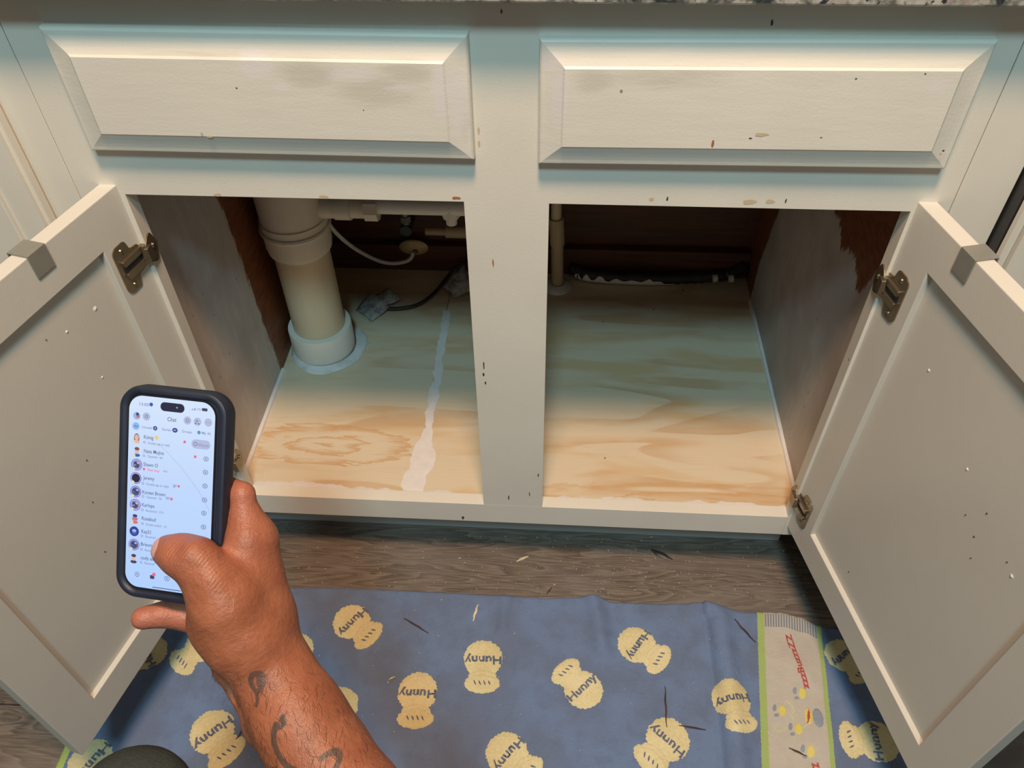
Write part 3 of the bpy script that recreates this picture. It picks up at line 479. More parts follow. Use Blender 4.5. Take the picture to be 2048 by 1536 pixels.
ho = thing('drain_hose', 'corrugated black hose lying along the back of the right side, smeared with white paint', 'hose', (.2, .55, FL))
B().tube(hz, [.0125 if i % 2 else .0105 for i in range(len(hz))], 16).go('hose', M['black'], ho, True)
b = B(); vs = []; NN = 36
for i in range(0, NN+1):
    p_ = hz[i]; q = math.sin(min(1, (NN-i)/7)*1.57)*(.75+.6*noise.noise(Vector((i*.45, 1, 2))))*min(1, .15+i*.16); a0 = -2.2
    for r_k in range(5):
        an = -math.pi*.70-(r_k/4)*q*1.5; vs.append((p_.x, p_.y+.0129*math.cos(an-.0)*1.0, p_.z+.0129*math.sin(an)))
b.add(vs, [(i*5+k, i*5+k+1, (i+1)*5+k+1, (i+1)*5+k) for i in range(NN) for k in range(4)])
b.go('paint_smear', M['putty'], ho, True, 'white paint smear on the black hose')
for x in (.325, .355): B().tube([(x, .540, .170), (x+.009, .540, .171)], .0075, 12).go('hose_clip', M['white_pl'], ho, True)
# black cable with paper tags
cb = thing('power_cable', 'thin black cable with crumpled paper tags on the cabinet floor behind the drain pipe', 'cable', (-.24, .46, FL))
B().tube(spline([(-.300, .440, .160), (-.272, .438, .158), (-.232, .452, .157), (-.205, .485, .158), (-.185, .520, .166), (-.165, .545, .178), (-.12, .56, .19)], 8), .0035, 10).go('cable', M['black'], cb, True)
def tagpaper(c4, bend, name):
    a, b_, c_, d_ = [Vector(q) for q in c4]
    v, f = grid(10, 8, lambda u, t: tuple(a.lerp(b_, u).lerp(d_.lerp(c_, u), t)+Vector((0, 0, bend*math.sin(u*3.1)+.0035*noise.noise(Vector((u*3, t*3, bend*90)))))))
    o = mesh(name, v, f, M['paper'], cb, True); m_ = o.modifiers.new('s', 'SOLIDIFY'); m_.thickness = .0005
tagpaper([(-.346, .436, .153), (-.311, .404, .153), (-.282, .436, .162), (-.322, .466, .172)], .006, 'paper_tag'); tagpaper([(-.335, .455, .155), (-.300, .440, .158), (-.262, .452, .170), (-.290, .476, .176)], .004, 'paper_tag')
tagpaper([(-.190, .505, .160), (-.165, .480, .154), (-.135, .488, .165), (-.150, .535, .192)], .006, 'paper_tag')

# ---------------------------------------------------------------- towel
def edge_y(x):
    for (a, ya), (b_, yb) in zip(EDGE, EDGE[1:]):
        if a <= x <= b_: t = (x-a)/(b_-a); t = t*t*(3-2*t); return ya+(yb-ya)*t
    return EDGE[0][1]+.006*math.sin((x+.3)*20) if x < EDGE[0][0] else EDGE[-1][1]-(x-EDGE[-1][0])*.12
def near(x, y, pl):
    best = 9; sd = 0; ty = 0
    for (ax, ay), (bx, by) in zip(pl, pl[1:]):
        ex, ey = bx-ax, by-ay; t = max(0, min(1, ((x-ax)*ex+(y-ay)*ey)/(ex*ex+ey*ey))); dx, dy = x-ax-t*ex, y-ay-t*ey; d = math.hypot(dx, dy)
        if d < best: best = d; sd = d if (ex*dy-ey*dx) > 0 else -d; ty = t
    return sd
FOLD_ = FOLD+[(FOLD[-1][0]+.01, -.75)]
def th(x, y):
    z = .0065+.0016*noise.noise(Vector((x*9, y*9, 1)))+.0008*noise.noise(Vector((x*40, y*40, 3)))
    d = near(x, y, FOLD_); z += .013*math.exp(-((d-.020)/.018)**2)-.004*math.exp(-(d/.005)**2)
    d = near(x, y, RIDGE); z += .011*math.exp(-(d/.014)**2); d = near(x, y, RIDGE2); z += .006*math.exp(-(d/.010)**2)
    z += .010*math.exp(-((x+.52)/.05)**2-((y+.20)/.25)**2)*(.5+.5*math.sin(x*60+y*14))
    z += .004*math.exp(-((x-.40)/.03)**2)*(.5+.5*math.sin(y*70)) 
    return max(z, .0025)
XA, XB = -.622, .578; NU, NV = 420, 230
def tp(u, t):
    x = XA+(XB-XA)*u; e = edge_y(x)+.0012*noise.noise(Vector((x*220, 0, 0))); y = e+(-.56-e)*t; x += .004*noise.noise(Vector((0, y*8, 0)))
    edge_d = min(u*(XB-XA), (1-u)*(XB-XA), (e-y)); k = min(1, edge_d/.006); return (x, y, .0006+(th(x, y)-.0006)*math.sqrt(max(0, 1-(1-k)**2)))
v, f = grid(NU, NV, tp); a = np.array(v)
bl = a[:, 0]-(.3575+.125*a[:, 1]); br = (.4500+.111*a[:, 1])-a[:, 0]
edge_d = np.array([edge_y(x) for x in a[:, 0]])-a[:, 1]
tb = B(); tb.add(v, [q[::-1] for q in f])
def patch(poly, c, dz, mi, base=tb):   # filled star outline laid on the pile
    n = len(poly); R_ = 5; vs = [(c[0], c[1], th(*c)+dz)]; fs = []
    for r in range(1, R_+1):
        for k in range(n):
            x = c[0]+(poly[k][0]-c[0])*r/R_; y = c[1]+(poly[k][1]-c[1])*r/R_; vs.append((x, y, th(x, y)+dz*(1 if r < R_ else -.5)))
    for k in range(n): fs.append((0, 1+k, 1+(k+1) % n))
    for r in range(R_-1):
        for k in range(n): q = 1+r*n; fs.append((q+k, q+n+k, q+n+(k+1) % n, q+(k+1) % n))
    base.add(vs, fs, mi)
def blob(c, ax, rx, ry, jagr=.045, n=80, k=None):
    ax = Vector(ax).normalized(); ay = Vector((-ax.y, ax.x)); out = []
    for i in range(n):
        a_ = 2*math.pi*i/n; j = 1+jagr*(random.random()-.5)*2; out.append((c[0]+(ax.x*rx*math.cos(a_)+ay.x*ry*math.sin(a_))*j, c[1]+(ax.y*rx*math.cos(a_)+ay.y*ry*math.sin(a_))*j))
    return out
def lay_text(txt, c, up, width, height, dz, mi, jit=.0):
    v_, f_ = glyphs(txt, 1.0, .022); xs = [q[0] for q in v_]; ys_ = [q[1] for q in v_]; w_ = max(xs)-min(xs); h_ = max(ys_)-min(ys_); cx_, cy_ = (max(xs)+min(xs))/2, (max(ys_)+min(ys_))/2
    up = Vector(up).normalized(); rt = Vector((up.y, -up.x)); out = []
    for x, y in v_:
        X = (x-cx_)/w_*width+jit*(random.random()-.5); Y = (y-cy_)/h_*height+jit*(random.random()-.5); px = c[0]+rt.x*X+up.x*Y; py = c[1]+rt.y*X+up.y*Y; out.append((px, py, th(px, py)+dz))
    tb.add(out, f_, mi)
for i, (bx, by, lx, ly, r) in enumerate(POTS):
    d = Vector((lx-bx, ly-by)).normalized(); side_ = (-d.y, d.x)
    patch(blob((bx, by), side_, r*.97, r*.98), (bx, by), .0016, 2); L_ = (bx+d.x*r*1.20, by+d.y*r*1.20); N_ = (bx+d.x*r*.86, by+d.y*r*.86); patch(blob(N_, side_, r*.70, r*.32, .03), N_, .0017, 2)
    patch(blob(L_, side_, r*.88, r*.50), L_, .0018, 2)
    lay_text('Hunny', (bx+d.x*r*.05, by+d.y*r*.05), d, r*1.72, r*.52, .0028, 3, .0016)
    for k in range(4):   # small woven squiggle on the pot's lip
        sx = (k-1.5)*r*.22; c_ = (L_[0]+side_[0]*sx, L_[1]+side_[1]*sx); patch(blob(c_, (d.x+side_[0]*.5, d.y+side_[1]*.5), r*.14, r*.04, .2, 12), c_, .0026, 3)
# woven band: bees, jar, buzz lettering
t0, t1 = Vector(BEES['t0']), Vector(BEES['t1']); lay_text('zzzBuzzzZZ', ((t0+t1)/2)[:], Vector((-1, -.12))*1, (t1-t0).length, .009, .0012, 4, .0008)
z_ = BEES['z']; lay_text('z', z_, (-1, -.1), .007, .009, .0012, 4)
for c_ in BEES['bee']:
    patch(blob(c_, (.2, 1), .0085, .0055, .1, 24), c_, .0010, 5); w_ = (c_[0]-.010, c_[1]+.003); patch(blob(w_, (.3, 1), .0055, .0028, .1, 16), w_, .0012, 6); w_ = (c_[0]-.009, c_[1]-.007); patch(blob(w_, (1, .2), .0035, .0025, .1, 14), w_, .0012, 6)
c_ = BEES['jar']; patch(blob(c_, (.15, 1), .0125, .0060, .08, 24), c_, .0010, 5); patch(blob(c_, (.3, 1), .0115, .0022, .25, 24), c_, .0014, 4); c_ = BEES['lid']; patch(blob(c_, (.1, 1), .0150, .0075, .03, 28), c_, .0012, 6)
for arc in BEES['arcs']:
    pp = spline([(x, y, 0) for x, y in arc], 5)
    for i in range(0, len(pp)-1):
        m_ = ((pp[i].x+pp[i+1].x)/2, (pp[i].y+pp[i+1].y)/2); dd = pp[i+1]-pp[i]; patch(blob(m_, (dd.x, dd.y), .0016, .0008, .1, 8), m_, .0010, 7)
def cloth(name, c1, c2, sc=260, b=.6, rough=.9):
    s = NT(name); n = s.noise(s.coord(), sc, 3, .7); n2 = s.noise(s.coord(), 14, 4, .6)
    s.bump(s.math('ADD', n, s.math('MULTIPLY', n2, .5)), b, .002); return s.fin(s.mix(smooth01(s, s.math('ADD', s.math('MULTIPLY', n, .4), s.math('MULTIPLY', n2, .6)), .36, .66), c1, c2), rough, 0, .15)
def towel_mat():
    s = NT('blue_terry_with_woven_band'); p = s.coord(); n = s.noise(p, 300, 3, .7); n2 = s.noise(p, 9, 5, .62); n3 = s.noise(s.coord(loc=(5, 2, 0)), 45, 3, .6)
    blue = s.mix(smooth01(s, n2, .38, .62), (.125, .165, .270), (.140, .215, .385)); blue = s.mix(s.math('MULTIPLY', smooth01(s, n3, .45, .75), .5), blue, (.105, .140, .235)); blue = s.mix(s.math('MULTIPLY', n, .35), blue, (.19, .24, .37))
    jg = s.math('MULTIPLY', s.math('SUBTRACT', s.noise(p, 500, 2), .5), .003)
    L_ = s.math('ADD', s.attr('bl'), jg); R_ = s.math('ADD', s.attr('br'), jg); X0 = s.math('ADD', s.attr('xl'), jg)
    white = s.mix(s.noise(p, 60, 3), (.44, .41, .37), (.54, .505, .46)); rib = s.math('FRACT', s.math('MULTIPLY', s.attr('bl'), 260))
    ribc = s.mix(s.math('GREATER_THAN', rib, .5), (.20, .22, .26), (.44, .43, .41)); e = s.attr('ed')
    white = s.mix(s.math('MULTIPLY', s.math('GREATER_THAN', e, .005), s.math('LESS_THAN', e, .026)), white, ribc)
    inb = s.math('MULTIPLY', s.math('GREATER_THAN', L_, .0), s.math('GREATER_THAN', R_, .0)); ing = s.math('MULTIPLY', s.math('GREATER_THAN', L_, .0100), s.math('GREATER_THAN', R_, .0065))
    col = s.mix(inb, blue, (.34, .45, .16)); col = s.mix(ing, col, white); col = s.mix(s.math('LESS_THAN', X0, .014), col, (.36, .50, .16))
    s.bump(s.math('ADD', n, s.math('MULTIPLY', n2, .5)), .55, .002); return s.fin(col, .95, 0, .12)
MT = [towel_mat(), None, cloth('yellow_terry', (.60, .52, .29), (.74, .67, .42)), cloth('blue_pile_lettering', (.11, .13, .20), (.15, .18, .28)), cloth('red_woven', (.42, .06, .06), (.50, .10, .09)), cloth('yellow_woven', (.62, .55, .12), (.68, .62, .20)), cloth('blue_grey_woven', (.24, .28, .35), (.30, .34, .42)), cloth('green_woven', (.50, .60, .30), (.56, .64, .36))]
MT[1] = MT[0]
n_extra = len(tb.v)-len(v)
att = lambda q, d: list(q)+[d]*n_extra
towel = mesh('beach_towel', tb.v, tb.f, MT, None, True, tb.mi, {'bl': att(bl, -1), 'br': att(br, -1), 'ed': att(edge_d, 1), 'xl': att(a[:, 0]-XA, 1)})
tag(towel, 'blue terry towel with yellow honey pots and a green-edged woven band on the floor', 'towel')

# ---------------------------------------------------------------- debris
stick_labels = ['dark splinter on the blue towel beside the green band edge', 'dark upright splinter pointing at the honey pot near the bottom of the towel', 'dark splinter lying crosswise just right of the upright one', 'faint reddish splinter on the towel right of the topmost left honey pot', 'dark splinter on the white woven band beside the lowest bee', 'dark splinter on the towel touching the left side of the wrist', 'pale chip with a dark end near the towel top, above the middle honey pots', 'pale cream wood sliver on the plank floor in front of the toe kick', 'black curled scrap on the plank floor under the bottom rail', 'tiny dark chip on the plank floor near the towel edge', 'tiny pale chip on the towel left of a honey pot']
for i, (ax, ay, bx, by) in enumerate(STICKS):
    mid = ((ax+bx)/2, (ay+by)/2); L_ = math.hypot(bx-ax, by-ay); on = mid[1] < edge_y(mid[0]); pts = []
    for k in range(9):
        t = k/8; x, y = ax+(bx-ax)*t, ay+(by-ay)*t; pts.append((x+.0006*math.sin(k*1.7), y, (th(x, y)+.002 if on else .0008)+.0006*math.sin(t*3.1)))
    w_ = {8: .006, 7: .0022, 6: .0022}.get(i, .0013); pale = i in (6, 7, 10)
    o = B().tube(pts, [w_*(.25+.75*math.sin(math.pi*min(.93, max(.07, k/8)))) for k in range(9)], 6).go('wood_chip' if i in (9, 10) else ('plastic_scrap' if i == 8 else 'wood_splinter'), M['chip'] if pale else (M['black'] if i == 8 else M['splinter']))
    if i == 8:
        for p_ in o.data.vertices: p_.co.z = max(.0003, p_.co.z*.5)
    tag(o, stick_labels[i], 'scrap' if i == 8 else 'splinter')
b = B()
for i in range(420):
    x = random.uniform(-.4, .45); y = random.uniform(-.05, .055) if i % 3 else random.uniform(-.34, .06)
    if i % 5 == 0: x = random.gauss(.15, .08); y = random.gauss(.0, .03)
    y = min(y, .064); z = th(x, y)+.001 if y < edge_y(x) else .0003; r = random.uniform(.0003, .0010)*(1.6 if random.random() < .06 else 1); a_ = random.random()*3
    e_ = random.uniform(1, 2.6); c_, s_ = math.cos(a_), math.sin(a_)
    b.add([(x+c_*r*e_, y+s_*r*e_, z), (x-s_*r*.6, y+c_*r*.6, z), (x-c_*r*e_, y-s_*r*e_, z), (x+s_*r*.6, y-c_*r*.6, z), (x, y, z+r*.8)], [(0, 1, 4), (1, 2, 4), (2, 3, 4), (3, 0, 4)])
tag(b.go('sawdust', M['chip']), 'pale sawdust specks scattered over the plank floor and towel', 'sawdust', kind='stuff')

# ---------------------------------------------------------------- phone
PA = Matrix(PH_A); PO = Vector(PH_O)
def pw(x, y, z=0): return PO+PA @ Vector((x, y, z))*.001
ph = thing('smartphone', 'smartphone in a thick navy case showing a chat list, held in the hand', 'phone', PO[:])
def rr(hx, hy, r, n=10):
    out = []
    for cx, cy, a0 in ((hx-r, hy-r, 0), (-hx+r, hy-r, 90), (-hx+r, -hy+r, 180), (hx-r, -hy+r, 270)):
        for k in range(n+1): a = math.radians(a0+90*k/n); out.append((cx+r*math.cos(a), cy+r*math.sin(a)))
    return out
CX, CY = 1.0, -.6   # case centre relative to the screen centre
def ringmesh(rings, name, mat, cap0=False, cap1=False, label=None, cx=CX, cy=CY):
    n = len(rings[0][0]); vs = [pw(cx+x, cy+y, z) for pl, z in rings for x, y in pl]; fs = []
    for i in range(len(rings)-1):
        for k in range(n): fs.append((i*n+k, i*n+(k+1) % n, (i+1)*n+(k+1) % n, (i+1)*n+k))
    if cap0: fs.append(tuple(range(n))[::-1])
    if cap1: fs.append(tuple((len(rings)-1)*n+k for k in range(n)))
    b = B().add(vs, fs); return b.go(name, mat, ph, True, label)
HX, HY, RC = 41.5, 78.8, 17
ringmesh([(rr(HX-3, HY-3, RC-3), -13.5), (rr(HX-.8, HY-.8, RC-.8), -12.5), (rr(HX, HY, RC), -10), (rr(HX, HY, RC), -1.5), (rr(HX-.9, HY-.9, RC-.9), .9), (rr(HX-2.4, HY-2.4, RC-2.4), 1.6), (rr(HX-4.6, HY-4.4, RC-4.6), 1.3), (rr(HX-6.6, HY-5.6, RC-6), -.1), (rr(HX-6.8, HY-5.8, RC-6), -.6)], 'case', M['case'], True, True, 'thick navy rubber case')
ringmesh([(rr(34.4, 72.6, 12), -.55), (rr(34.4, 72.6, 12), -.05)], 'bezel', M['blackglass'], False, True, cx=0, cy=0)
def em(name, c, st=1.0):
    s = NT(name); lin = [((x/255+.055)/1.055)**2.4 for x in c]; s.b.inputs['Emission Color'].default_value = (*lin, 1); s.b.inputs['Emission Strength'].default_value = st; return s.fin((.01, .01, .012), .35, 0, .2)
def screen_mat():
    s = NT('lit_screen'); s.L(s.ramp(s.math('ADD', s.math('MULTIPLY', s.attr('sy'), 1.0), 0.0), [(0, (.44, .63, .98)), (.55, (.52, .68, .97)), (1, (.66, .78, .97))]), s.b.inputs['Emission Color']); s.b.inputs['Emission Strength'].default_value = 1.0
    return s.fin((.01, .01, .012), .3, 0, .25)
UC = {'txt': (96, 102, 142), 'lt': (138, 147, 190), 'mid': (78, 86, 130), 'dark': (66, 68, 100), 'blue': (58, 96, 200), 'navy': (58, 66, 150), 'bg': (215, 228, 255), 'sky': (150, 195, 245), 'pale': (188, 196, 232), 'red': (215, 120, 130), 'green': (120, 240, 190), 'teal': (90, 160, 195), 'pink': (250, 105, 150), 'yellow': (232, 226, 185), 'yellow2': (245, 214, 130), 'purple': (140, 80, 205), 'skin': (236, 190, 175), 'brown': (128, 88, 92), 'black': (40, 38, 66)}
keys = list(UC); UM = [screen_mat()]+[em('screen_'+k, UC[k], .9) for k in keys]; ui = lambda k: keys.index(k)+1
sb = B(); v, f = grid(16, 34, lambda u, t: (0, 0, 0)); pl = rr(33, 71, 10.5, 12); sb.add([pw(0, 0, .02)]+[pw(x, y, .02) for x, y in pl], [(0, 1+k, 1+(k+1) % len(pl)) for k in range(len(pl))]); sy = [.5]+[(y+71)/142 for x, y in pl]
lay = [.05]
def up_(): lay[0] += .0006; return lay[0]
def disc(x, y, rx, ry, col, n=28): z = up_(); sb.add([pw(x+rx*math.cos(2*math.pi*k/n), y+ry*math.sin(2*math.pi*k/n), z) for k in range(n)], [tuple(range(n))], ui(col))
def ring(x, y, rx, ry, t, col, n=24):
    z = up_(); sb.add([pw(x+(rx-q)*math.cos(2*math.pi*k/n), y+(ry-q)*math.sin(2*math.pi*k/n), z) for q in (0, t) for k in range(n)], [(k, (k+1) % n, n+(k+1) % n, n+k) for k in range(n)], ui(col))
def pill(x, y, hx, hy, col, r=None): z = up_(); p_ = rr(hx, hy, r or hy*.98, 6); sb.add([pw(x+a_, y+c_, z) for a_, c_ in p_], [tuple(range(len(p_)))], ui(col))
for e in UI:
    k = e[0]
    if k == 'T':
        _, x, y, txt, wd, h, col = e; v_, f_ = glyphs(txt, 1.0, .008)
        if not v_: continue
        xs = [q[0] for q in v_]; mn, mx = min(xs), max(xs); z = up_(); sc = h/.70
        sb.add([pw(x+(q[0]-mn)/(mx-mn)*wd, y+q[1]*sc, z) for q in v_], f_, ui(col))
    elif k == 'disc':
        if e[6] is None and e[4] == 'pale': disc(e[1], e[2], e[3], e[3], 'pale')
        elif len(e) > 5: disc(e[1], e[2], e[3]*e[5], e[3], e[4])
    elif k == 'ring': ring(e[1], e[2], e[3]*e[5], e[3], .36, e[4])
    elif k == 'island': pill(e[1], e[2], e[3], e[4], 'black')
    elif k == 'bar': pill(e[1], e[2], e[3]/2, e[4]/2, e[5], .5)
    elif k == 'pill': pill(e[1], e[2], e[3], e[4], e[5])
    elif k == 'pin': disc(e[1]+.4, e[2]+.5, 1.0, 1.0, 'pink'); z = up_(); sb.add([pw(e[1]-1.4, e[2]-1.5, z), pw(e[1]+.3, e[2]-.1, z), pw(e[1]+.1, e[2]+.2, z)], [(0, 1, 2)], ui('red'))
    elif k == 'line':
        P_ = e[1]; z = up_(); t = e[2]/2
        for (ax, ay), (bx, by) in zip(P_, P_[1:]):
            d = Vector((bx-ax, by-ay)).normalized(); nx, ny = -d.y*t, d.x*t; sb.add([pw(ax+nx, ay+ny, z), pw(ax-nx, ay-ny, z), pw(bx-nx, by-ny, z), pw(bx+nx, by+ny, z)], [(0, 1, 2, 3)], ui(e[3]))
    elif k == 'avatar':
        _, x, y, kind, stl = e
        if kind == 'ring': ring(x, y, 4.3, 4.3, .55, 'purple', 36); disc(x, y, 3.3, 3.3, {'black': 'black', 'photo2': 'txt'}.get(stl, 'lt'))
        if kind == 'disc': disc(x, y, 3.7, 3.7, 'navy'); disc(x, y+.4, 1.7, 1.2, 'sky'); disc(x, y-1.6, 2, .9, 'blue')
        if kind == 'ring' and stl.startswith('photo'):
            disc(x+.8, y-.3, 1.1, 1.9, 'dark'); disc(x-1.1, y+1, 1.1, 1.0, 'navy'); disc(x+1.2, y+1.2, .9, .8, 'skin' if stl == 'photo1' else 'sky'); disc(x-.3, y-1.7, 2, .8, 'mid')
        if kind == 'bust':
            h = {'hairbrown': 'brown', 'cap': 'brown', 'red': 'navy', 'capdark': 'dark'}[stl]
            if stl == 'hairbrown': disc(x, y-.5, 2.1, 3.5, h)
            disc(x, y-3.0, 2.5, 1.2, {'hairbrown': 'skin', 'cap': 'blue', 'red': 'red', 'capdark': 'dark'}[stl]); disc(x, y, 1.65, 2.2, 'skin')
            if stl != 'hairbrown': disc(x, y+1.7, 1.9, 1.2, h)
            if stl == 'red': disc(x, y-.6, 2.4, 1.3, 'red')
sco = mesh('screen', sb.v, sb.f, UM, ph, False, sb.mi, {'sy': sy+[.5]*(len(sb.v)-len(sy))})
for yy, hh in ((30, 6), (12, 10), (-4, 10)): b = B(); b.prism(rounded([(-hh/2, -1.6), (hh/2, -1.6), (hh/2, 1.6), (-hh/2, 1.6)], 1.2), 0, 1, lambda a_, c_, t, yy=yy: pw(CX-HX+.2-.9*t, CY+yy+a_, -5+c_)); b.go('side_button', M['case'], ph, True)

# ---------------------------------------------------------------- person: right hand and forearm as one skin, knee in dark trousers
def sdf_mesh(prims, lo, hi, h, carve=()):
    n = np.ceil((np.array(hi)-lo)/h).astype(int)+1; F = np.full(n, 60., np.float32); ax_ = [lo[i]+h*np.arange(n[i]) for i in range(3)]
    for pr in list(prims)+list(carve):
        A_, ra, B_, rb, k = pr[:5]; sub = pr in carve; A_ = np.array(A_, float); B_ = np.array(B_, float); pad = max(ra, rb)+k+8 
        i0 = np.maximum(0, ((np.minimum(A_, B_)-pad-lo)/h).astype(int)); i1 = np.minimum(n, ((np.maximum(A_, B_)+pad-lo)/h).astype(int)+2)
        if (i1 <= i0).any(): continue
        X, Y, Z = np.meshgrid(*[ax_[i][i0[i]:i1[i]] for i in range(3)], indexing='ij'); d = B_-A_; L2 = max(float(d@d), 1e-9)
        t = np.clip(((X-A_[0])*d[0]+(Y-A_[1])*d[1]+(Z-A_[2])*d[2])/L2, 0, 1); D = np.sqrt((X-A_[0]-t*d[0])**2+(Y-A_[1]-t*d[1])**2+(Z-A_[2]-t*d[2])**2)-(ra+(rb-ra)*t)
        sl = tuple(slice(i0[i], i1[i]) for i in range(3)); G_ = F[sl]
        if sub: D = -D; q = np.maximum(k-np.abs(G_-D), 0)/k; F[sl] = np.maximum(G_, D)+q*q*k*.25
        else: q = np.maximum(k-np.abs(G_-D), 0)/k; F[sl] = np.minimum(G_, D)-q*q*k*.25
    # surface nets
    S = F < 0; c = sum(S[i:S.shape[0]-1+i, j:S.shape[1]-1+j, l:S.shape[2]-1+l].astype(np.int8) for i in (0, 1) for j in (0, 1) for l in (0, 1))
    act = (c > 0) & (c < 8); idx = np.argwhere(act); vid = -np.ones(act.shape, np.int64); vid[act] = np.arange(len(idx))
    acc = np.zeros((len(idx), 3)); cnt = np.zeros(len(idx)); I, J, K = idx.T
    cor = [(i, j, l) for i in (0, 1) for j in (0, 1) for l in (0, 1)]
    for a_ in cor:
        for e_ in range(3):
            if a_[e_]: continue
            b_ = list(a_); b_[e_] = 1; fa = F[I+a_[0], J+a_[1], K+a_[2]]; fb = F[I+b_[0], J+b_[1], K+b_[2]]; m_ = (fa < 0) != (fb < 0); t = np.where(m_, fa/np.where(m_, fa-fb, 1), 0)
            p_ = np.tile(np.array(a_, float), (len(idx), 1)); p_[:, e_] += t; acc[m_] += p_[m_]; cnt[m_] += 1
    V = (idx+acc/cnt[:, None])*h+np.array(lo); faces = []
    for e_ in range(3):
        u, w_ = [(1, 2), (2, 0), (0, 1)][e_]; s0 = [slice(0, -1)]*3; 
        A0 = S[tuple(slice(0, -1) if i == e_ else slice(None) for i in range(3))]; A1 = S[tuple(slice(1, None) if i == e_ else slice(None) for i in range(3))]
        ed = np.argwhere(A0 != A1); ed = ed[(ed[:, u] > 0) & (ed[:, w_] > 0) & (ed[:, u] < act.shape[u]) & (ed[:, w_] < act.shape[w_])]
        fl = A0[tuple(ed.T)]; q = []
        for du, dw in ((-1, -1), (0, -1), (0, 0), (-1, 0)):
            e2 = ed.copy(); e2[:, u] += du; e2[:, w_] += dw; q.append(vid[tuple(e2.T)])
        q = np.stack(q, 1); q[~fl] = q[~fl][:, ::-1]; faces.append(q[(q >= 0).all(1)])
    Fc = np.concatenate(faces)
    E_ = np.concatenate([Fc[:, [0, 1]], Fc[:, [1, 2]], Fc[:, [2, 3]], Fc[:, [3, 0]]])
    for it in range(3):   # light relaxing
        s_ = np.zeros_like(V); c_ = np.zeros(len(V)); np.add.at(s_, E_[:, 0], V[E_[:, 1]]); np.add.at(c_, E_[:, 0], 1); V = V*.5+.5*s_/np.maximum(c_, 1)[:, None]
    return V, Fc
H_ = {k: (np.array(q[:3]), q[3]) for k, q in HAND.items()}
def cap(a_, b_, k, sa=1., sb_=1.): return (tuple(H_[a_][0]), H_[a_][1]*sa, tuple(H_[b_][0]), H_[b_][1]*sb_, k)
def raw(a_, ra, b_, rb, k): return (a_, ra, b_, rb, k)
F4 = H_['F4'][0]; EL = F4+np.array([48, -46, 22])
prims = [cap('F1', 'F2', 12), cap('F2', 'F3', 12), cap('F3', 'F4', 12), (tuple(F4), 42.9, tuple(EL), 46, 12), cap('W2', 'F1', 14), cap('W', 'W2', 14, .95), cap('E', 'W', 14, .97), cap('D', 'E', 14), cap('D', 'TH', 8), cap('TH', 'E', 8),  cap('M2', 'W', 14), cap('M1', 'M2', 14), cap('G', 'M1', 14),
 cap('T3', 'D', 7), cap('T2', 'T3', 6), cap('T1', 'T2', 6), cap('T0', 'T1', 6), cap('H1', 'G', 5), cap('H', 'H1', 6), cap('H', 'I', 4), cap('I', 'J', 4),
 cap('P1', 'M2', 16), cap('P2', 'P1', 12), cap('P2', 'G', 14), cap('P1', 'P3', 12), cap('P3', 'E', 14), cap('P3', 'U1', 6), cap('U1', 'W2', 3, .9, .6), cap('U1', 'W', 4, .75, .7), cap('P3', 'W', 6, .7, .7), cap('U2', 'W2', 6, .8, .7), cap('U3', 'W2', 8, .8, .7), cap('U1', 'U2', 8), cap('U2', 'U3', 10), cap('U3', 'F1', 12),
 cap('K2', 'K3', 6), cap('K1', 'K2', 3), cap('K0', 'K1', 3), cap('K3', 'P1', 10), cap('G', 'A1', 6), cap('A1', 'A2', 4), cap('A2', 'A3', 3), cap('A3', 'A4', 3), cap('P2', 'B1', 6), cap('B1', 'B2', 4), cap('B2', 'B3', 2), cap('B3', 'B4', 2)]
# knuckles, tendons, wrist bone, veins
def on(name, dx, dy, dz): return tuple(H_[name][0]+np.array([dx, dy, dz]))
prims += [raw(on('T2', 3, 8, 6), 8.5, on('T2', 9, 4, 5), 9, 6), raw(on('G', -1, 4, 10), 9, on('M2', -8, 0, 15), 7.5, 9), raw(on('M2', -8, 0, 15), 7.5, on('W', -4, 14, 21), 6.5, 9), raw(on('T3', 4, 8, 10), 8, on('E', -2, 12, 20), 6.5, 9),
 raw(on('W', 14, -2, 16), 8.5, on('W', 18, -8, 15), 7, 9), raw(on('G', 6, -8, 11), 5, on('M2', 6, 6, 16), 5, 6), raw(on('M2', 4, 20, 14), 1.6, on('E', 6, 6, 24), 1.6, 3), raw(on('E', 6, 6, 24), 1.6, on('W', -6, 4, 24), 1.6, 3), raw(on('W2', -4, 6, 25), 3.4, on('F1', -2, 3, 27), 3.4, 4), raw(on('F1', -2, 3, 27), 3.4, on('F2', -14, 6, 29), 3.6, 4)]
carve = [raw(on('E', -26, -6, 10), 1.6, on('W', -20, -8, 14), 2.2, 5), raw(on('TH', -15, 1, 12), .8, on('TH', 4, -3, 22.5), .7, 3), raw(on('TH', -14, -4, 12), .7, on('TH', 0, -9, 22), .6, 3), raw(on('M2', -3, -2, 20), 2, on('M1', -4, 10, 17.5), 2, 6), raw(on('G', -17, -24, 24), 3.2, on('G', -8, -30, 25), 3.0, 8), raw(on('E', -24, -2, 14), 1.2, on('E', -6, -5, 26.5), 1.0, 4), raw(on('E', -26, 3, 12), 1.0, on('E', -12, 1, 25), .8, 4), raw(on('U1', -2, -4, 15), 3.5, on('U1', 14, -16, 17), 3.5, 6),
 raw(on('T1', -2, 15, 9), .9, on('T1', 5, 14, 11), .9, 3), raw(on('T1', 1, 17, 6), .9, on('T1', 8, 15, 9), .9, 3)]
V, Fc = sdf_mesh(prims, (-48, -345, -82), (300, 32, 118), 1.7, carve)
nrm = np.zeros_like(V); q = np.cross(V[Fc[:, 2]]-V[Fc[:, 0]], V[Fc[:, 3]]-V[Fc[:, 1]])
